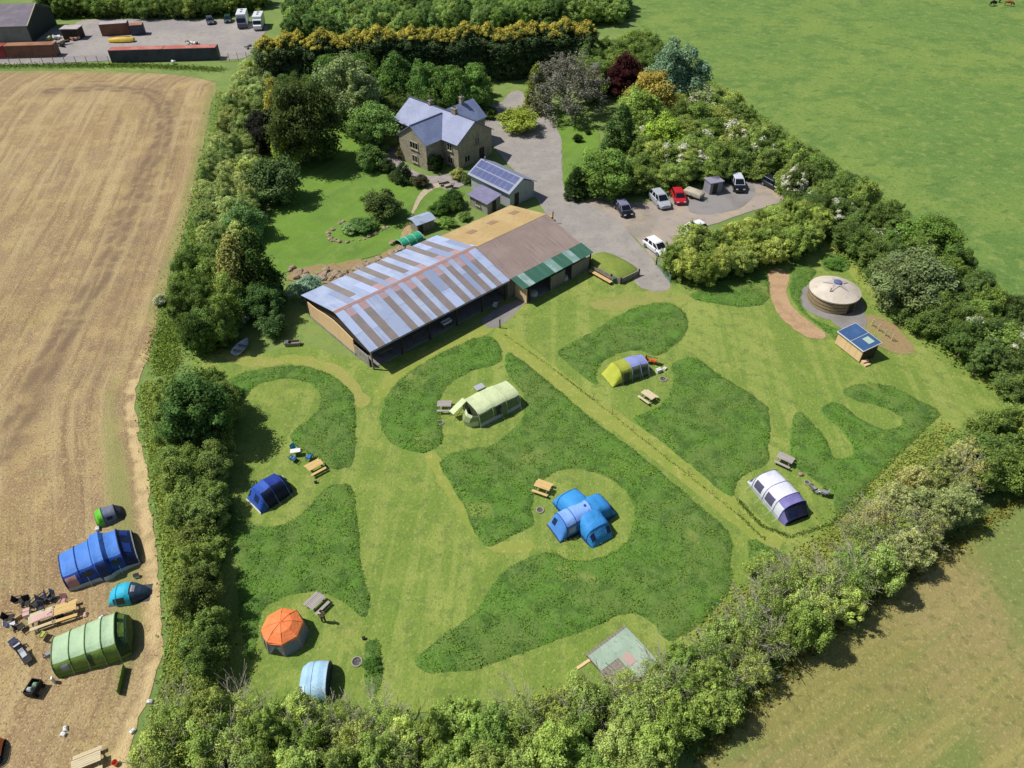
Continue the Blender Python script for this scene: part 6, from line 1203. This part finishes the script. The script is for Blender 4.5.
M_CB = mat('brown_container_paint', '#7d5a48', .7, [(.6, 4, '#6a4a3c', .4, .65, .8), (2, 4, '#93674e', .55, .72, .7)]); M_CR = mat('faded_red_roof', '#b0655a', .8, [(.4, 4, '#bd8478', .42, .65, .8), (2, 4, '#a14a3c', .55, .7, .7)]); M_CN = mat('dark_slate_container', '#4a4d5c', .7, [(.6, 4, '#3c3f4d', .4, .65, .8)]); M_CPR = mat('pale_roof_paint', '#b3a8a8', .7, [(.5, 4, '#9c8f8e', .4, .65, .8)]); M_CRD = mat('red_container_paint', '#9c4240', .7, [(.6, 4, '#80302f', .4, .65, .8)]); M_RUSTR = mat('rust_brown_roof', '#a27355', .8, [(.4, 4, '#8a5c42', .42, .65, .8), (2, 4, '#b98f70', .55, .72, .7)])
rzc = heading((112, 63), (219, 60)); LC = dist((112, 63), (219, 60)) / 2
container((112, 63), LC - .1, M_CN, M_CR, 'left of two long red roofed containers by the field fence', rzc); container((165.5, 61.5), LC - .1, M_CN, M_CR, 'right of two long red roofed containers by the field fence', rzc)  # slate body colour holds the shade on the near sides
container((8, 58.5), dist((8, 58.5), (57, 57)), M_CB, M_RUSTR, 'brown container in front of the grey farm shed', heading((8, 58.5), (57, 57)))
container((-46, 60), dist((-46, 60), (7, 58.5)), M_CRD, M_CRD, 'red container cut by the left picture edge', heading((-46, 60), (7, 58.5)))
container((102.5, 36.5), dist((102.5, 36.5), (130, 34.5)), M_CB, M_CPR, 'brown container with pale roof behind the yellow boat', heading((102.5, 36.5), (130, 34.5)))
container((132, 36), 2.9, M_CN, M_RUSTR, 'short dark container with rusty roof right of the brown one', heading((102.5, 36.5), (130, 34.5)), 2.2, 2.3)
p0 = G(64, 40); t = thing('lean_to', 'dark open sided store with cluttered pale roof by farm shed', 'shed', (p0[0], p0[1], 0), .05)
MB().box((1.9, 1.6, 1.15), (3.8, 3.0, 2.3)).build('wall', M_DARKW, t); MB().box((1.9, 1.6, 2.36), (4.2, 3.4, .12)).build('roof', M_CPR, t)
for x in (.4, 1.6, 2.8): MB().box((x, -.3, 1.1), (.14, .14, 2.2)).build('post', M_DARKW, t)
def scrap(px, n, spread, label, cs, seed):
    r_ = random.Random(seed); t = thing('scrap_pile', label, 'scrap pile', GV(*px)); z = 0
    for c_ in cs:
        mb = MB()
        for _ in range(n): d = (r_.uniform(.3, 1.1), r_.uniform(.2, .7), r_.uniform(.15, .6)); mb.box((r_.gauss(0, spread), r_.gauss(0, spread * .7), d[2] / 2 + r_.uniform(0, .5)), d, r_.uniform(0, 3), 0, r_.uniform(-.3, .3), r_.uniform(-.3, .3))
        mb.build('debris', c_, t)
scrap((62, 46), 6, .7, 'heap of dark crates and scrap beside the brown container', [M_DARKW, M_BLK, M_GREYW], 1); scrap((52, 39), 5, .9, 'heap of pale sheets and rubble beside the farm shed', [M_WHT, M_GREYW, mat('yellowish', '#b3b06a', .8)], 2); scrap((76, 40), 3, .4, 'small pinkish brown heap on the yard', [fab('pinkish', '#c9a59c'), M_RUSTR], 3)
scrap((193.5, 45), 5, .8, 'pile of white sheeting and dark scrap in the middle of yard', [M_WHT, M_GREYW, M_BLK], 4); scrap((174, 64), 2, .4, 'small white scraps on the bank below containers', [M_WHT], 6); scrap((252, 48), 4, 1.0, 'blue grey heap of covers at the right edge of yard', [mat('blue_grey_cover', '#7f8e9a', .7), M_GREYW], 7)
# yellow boat
p0 = G(122, 42); t = thing('boat', 'upturned yellow boat in front of the brown container', 'boat', (p0[0], p0[1], 0), rzc)
MB().loft([[(x, w_ * math.cos(a * PI / 6), .25 + h_ * math.sin(a * PI / 6)) for a in range(7)] for x, w_, h_ in ((-3.2, .05, .25), (-2.6, .5, .6), (-1.2, .95, .9), (.6, 1.05, .95), (2.2, .9, .85), (2.9, .75, .7))]).build('hull', mat('yellow_hull', '#c9a52a', .5, [(.7, 4, '#dcc060', .45, .68, .7)]), t, True)
MB().box((-.2, 0, 1.2), (5.0, .08, .1)).build('keel', mat('yellow_keel', '#a98a24', .6), t)
for x in (-1.5, 1.5): MB().box((x, 0, .13), (.15, 1.8, .26)).build('trestle', M_DARKW, t)
# motorhome and box van
def boxvan(a, b, L, W, H, cabm, label, name, bl):
    A = Vector(G(*a)); B = Vector(G(*b)); c = (A + B) / 2; t = thing(name, label, name.replace('_', ' '), (c.x, c.y, 0), heading(a, b))
    MB().bbox((-L * .12, 0, H / 2 + .25), (L * .74, W, H - .5), .08).build('box_body', bl, t)
    MB().loft([[(x, -y, z0), (x, y, z0), (x, y * .96, z1), (x, -y * .96, z1)] for x, y, z0, z1 in ((L * .25, W * .48, .4, H * .8), (L * .34, W * .48, .4, H * .78), (L * .42, W * .46, .4, H * .5), (L * .5, W * .44, .45, H * .42))]).build('cab', cabm, t)
    MB().loft([[(L * .345, -W * .4, H * .74), (L * .345, W * .4, H * .74), (L * .425, W * .42, H * .51), (L * .425, -W * .42, H * .51)], [(L * .36, -W * .4, H * .755), (L * .36, W * .4, H * .755), (L * .44, W * .42, H * .52), (L * .44, -W * .42, H * .52)]]).build('windscreen', M_CGL, t)
    for s in (-1, 1):
        MB().box((L * .33, s * W * .485, H * .6), (L * .1, .03, H * .18)).build('side_window', M_CGL, t); MB().box((L * .495, s * W * .32, .75), (.06, .3, .2)).build('headlight', M_LAMP, t)
        for x in (-.3, .32): w_ = MB().cyl((x * L, s * (W / 2 - .12), .36), .36, .25, 'y', 18).build('wheel', M_TYRE, t); MB().cyl((x * L, s * (W / 2 + .02), .36), .2, .03, 'y', 12).build('rim', M_RIM, w_)
    for x in (-.3, -.05): MB().bbox((x * L, 0, H + .06), (.6, .5, .1), .02).build('roof_vent', M_STEEL, t)
boxvan((245.5, 20), (242, 31), 7.0, 2.3, 3.0, paint('slate', '#4a4f5c'), 'motorhome with white roof and dark cab parked by yard hedge', 'motorhome', mat('white_grp', '#d3d6da', .4))
boxvan((262, 22), (257.5, 33), 6.6, 2.2, 2.9, WP, 'white box van with white cab at the right end of yard', 'box_van', mat('white_grp', '#d3d6da', .4))
# yard fences
def fence(a, b, n, label, h=1.8):
    t = thing('mesh_fence', label, 'fence', GV(*a), heading(a, b)); L = dist(a, b)
    for k in range(n + 1): MB().box((L * k / n, 0, h / 2), (.09, .09, h)).build('post', M_GREYW, t)
    mb = MB()
    for z in [.15 + k * (h - .2) / 7 for k in range(8)]: mb.box((L / 2, .06, z), (L, .012, .018))
    mb.build('wire_mesh', M_STEEL, t)
fence((0, 66), (110, 64.5), 10, 'grey mesh fence between the brown container and stubble bank'); fence((221, 62), (256, 60), 4, 'grey mesh fence right of the long red roofed containers')
A_, B_ = (150, 350), (167, 402)
# ================================================================== ANIMALS AND PERSON
def skin(name, verts, edges, radii, m, parent, sub=2):
    me = bpy.data.meshes.new(name); me.from_pydata(verts, edges, []); o = bpy.data.objects.new(name, me); col.objects.link(o)
    md = o.modifiers.new('skin', 'SKIN'); md.use_smooth_shade = True; sv_ = me.skin_vertices[0].data
    for v, r_ in zip(sv_, radii): v.radius = r_ if isinstance(r_, tuple) else (r_, r_)
    sv_[0].use_root = True; o.modifiers.new('sub', 'SUBSURF').levels = sub
    dg = bpy.context.evaluated_depsgraph_get(); me2 = bpy.data.meshes.new_from_object(o.evaluated_get(dg)); bpy.data.objects.remove(o)
    me2.materials.clear(); me2.materials.append(m); o = bpy.data.objects.new(name, me2); col.objects.link(o); o.parent = parent; return o
def cow(px, rz, c, label):
    t = thing('cow', label, 'cow', GV(*px), rz)
    v = [(-.75, 0, 1.05), (-.3, 0, 1.02), (.25, 0, 1.0), (.7, 0, 1.05), (.95, 0, .95), (1.2, 0, .62), (1.38, 0, .35)]; e = [(i, i + 1) for i in range(6)]; r_ = [.3, .36, .38, .33, .22, .17, .1]
    for s in (-1, 1):
        for base, pts in ((0, [(-.78, .2, .85), (-.88, .2, .5), (-.8, .2, .04)]), (3, [(.62, .2, .75), (.64, .2, .42), (.62, .2, .04)])):
            p = base
            for q, rr_ in zip(pts, (.16, .085, .06)): v.append((q[0], q[1] * s, q[2])); e.append((p, len(v) - 1)); r_.append(rr_); p = len(v) - 1
    v.append((-1.05, 0, 1.1)); e.append((0, len(v) - 1)); r_.append(.05); v.append((-1.12, 0, .5)); e.append((len(v) - 2, len(v) - 1)); r_.append(.03)
    m = mat('hide_' + c, c, .8); skin('body', v, e, r_, m, t)
    for s in (-1, 1): MB().tube([(1.12, s * .12, .78), (1.1, s * .32, .76)], [.06, .03], 5).build('ear', m, t)
cow((992, 6), .4, '#1a1715', 'black cow grazing lower of the two black cows on the pasture'); cow((996, 2), 2.2, '#1d1a18', 'black cow behind at the very top edge of the pasture'); cow((1008, 6), -.5, '#7a4526', 'brown cow grazing right of the two black cows')
t = thing('person', 'person in pale top and dark trousers standing by the grey picnic table', 'person', GV(324, 622), R(100))
SKN = mat('skin', '#b98a6c', .6); v = [(0, 0, .95), (0, 0, 1.12), (0, 0, 1.32), (.01, 0, 1.46), (.02, 0, 1.54), (.03, 0, 1.66)]; e = [(i, i + 1) for i in range(5)]; r_ = [(.15, .11), (.14, .1), (.17, .1), (.06, .06), (.055, .055), (.1, .085)]
for s in (-1, 1):
    p = 0
    for q, rr_ in (((0, s * .1, .88), .1), ((.03, s * .11, .5), .065), ((0, s * .12, .08), .045), ((.12, s * .13, .03), .04)): v.append(q); e.append((p, len(v) - 1)); r_.append((rr_, rr_)); p = len(v) - 1
    p = 2
    for q, rr_ in (((0, s * .2, 1.38), .06), ((.02, s * .26, 1.1), .045), ((.16, s * .24, .9), .035), ((.22, s * .23, .84), .04)): v.append(q); e.append((p, len(v) - 1)); r_.append((rr_, rr_)); p = len(v) - 1
skin('body', v, e, r_, SKN, t)
v2 = [(0, 0, .92), (0, 0, 1.12), (0, 0, 1.34), (.01, 0, 1.44)]; e2 = [(0, 1), (1, 2), (2, 3)]; q2 = [(.17, .14), (.165, .13), (.19, .13), (.085, .085)]
for s in (-1, 1): v2 += [(0, s * .2, 1.38), (.01, s * .24, 1.2)]; e2 += [(2, len(v2) - 2), (len(v2) - 2, len(v2) - 1)]; q2 += [(.08, .08), (.07, .07)]
skin('shirt', v2, e2, q2, fab('pale_shirt', '#c3b6a2'), t)
v3 = [(0, 0, .96), (0, 0, .9)]; e3 = [(0, 1)]; q3 = [(.18, .14), (.18, .14)]
for s in (-1, 1): v3 += [(0, s * .1, .8), (.03, s * .11, .5), (0, s * .12, .12)]; n_ = len(v3); e3 += [(1, n_ - 3), (n_ - 3, n_ - 2), (n_ - 2, n_ - 1)]; q3 += [(.125, .125), (.085, .085), (.075, .075)]
skin('trousers', v3, e3, q3, fab('dark_trousers', '#3a3a44'), t)
bm = bmesh.new(); bmesh.ops.create_uvsphere(bm, u_segments=14, v_segments=10, radius=.115); me = bpy.data.meshes.new('hair'); bmesh.ops.translate(bm, verts=bm.verts, vec=(-.02, 0, 1.71)); [bm.verts.remove(v_) for v_ in [v_ for v_ in bm.verts if v_.co.z < 1.64]]; bm.to_mesh(me); bm.free(); me.materials.append(mat('brown_hair', '#4a3526', .8)); o = bpy.data.objects.new('hair', me); col.objects.link(o); o.parent = t
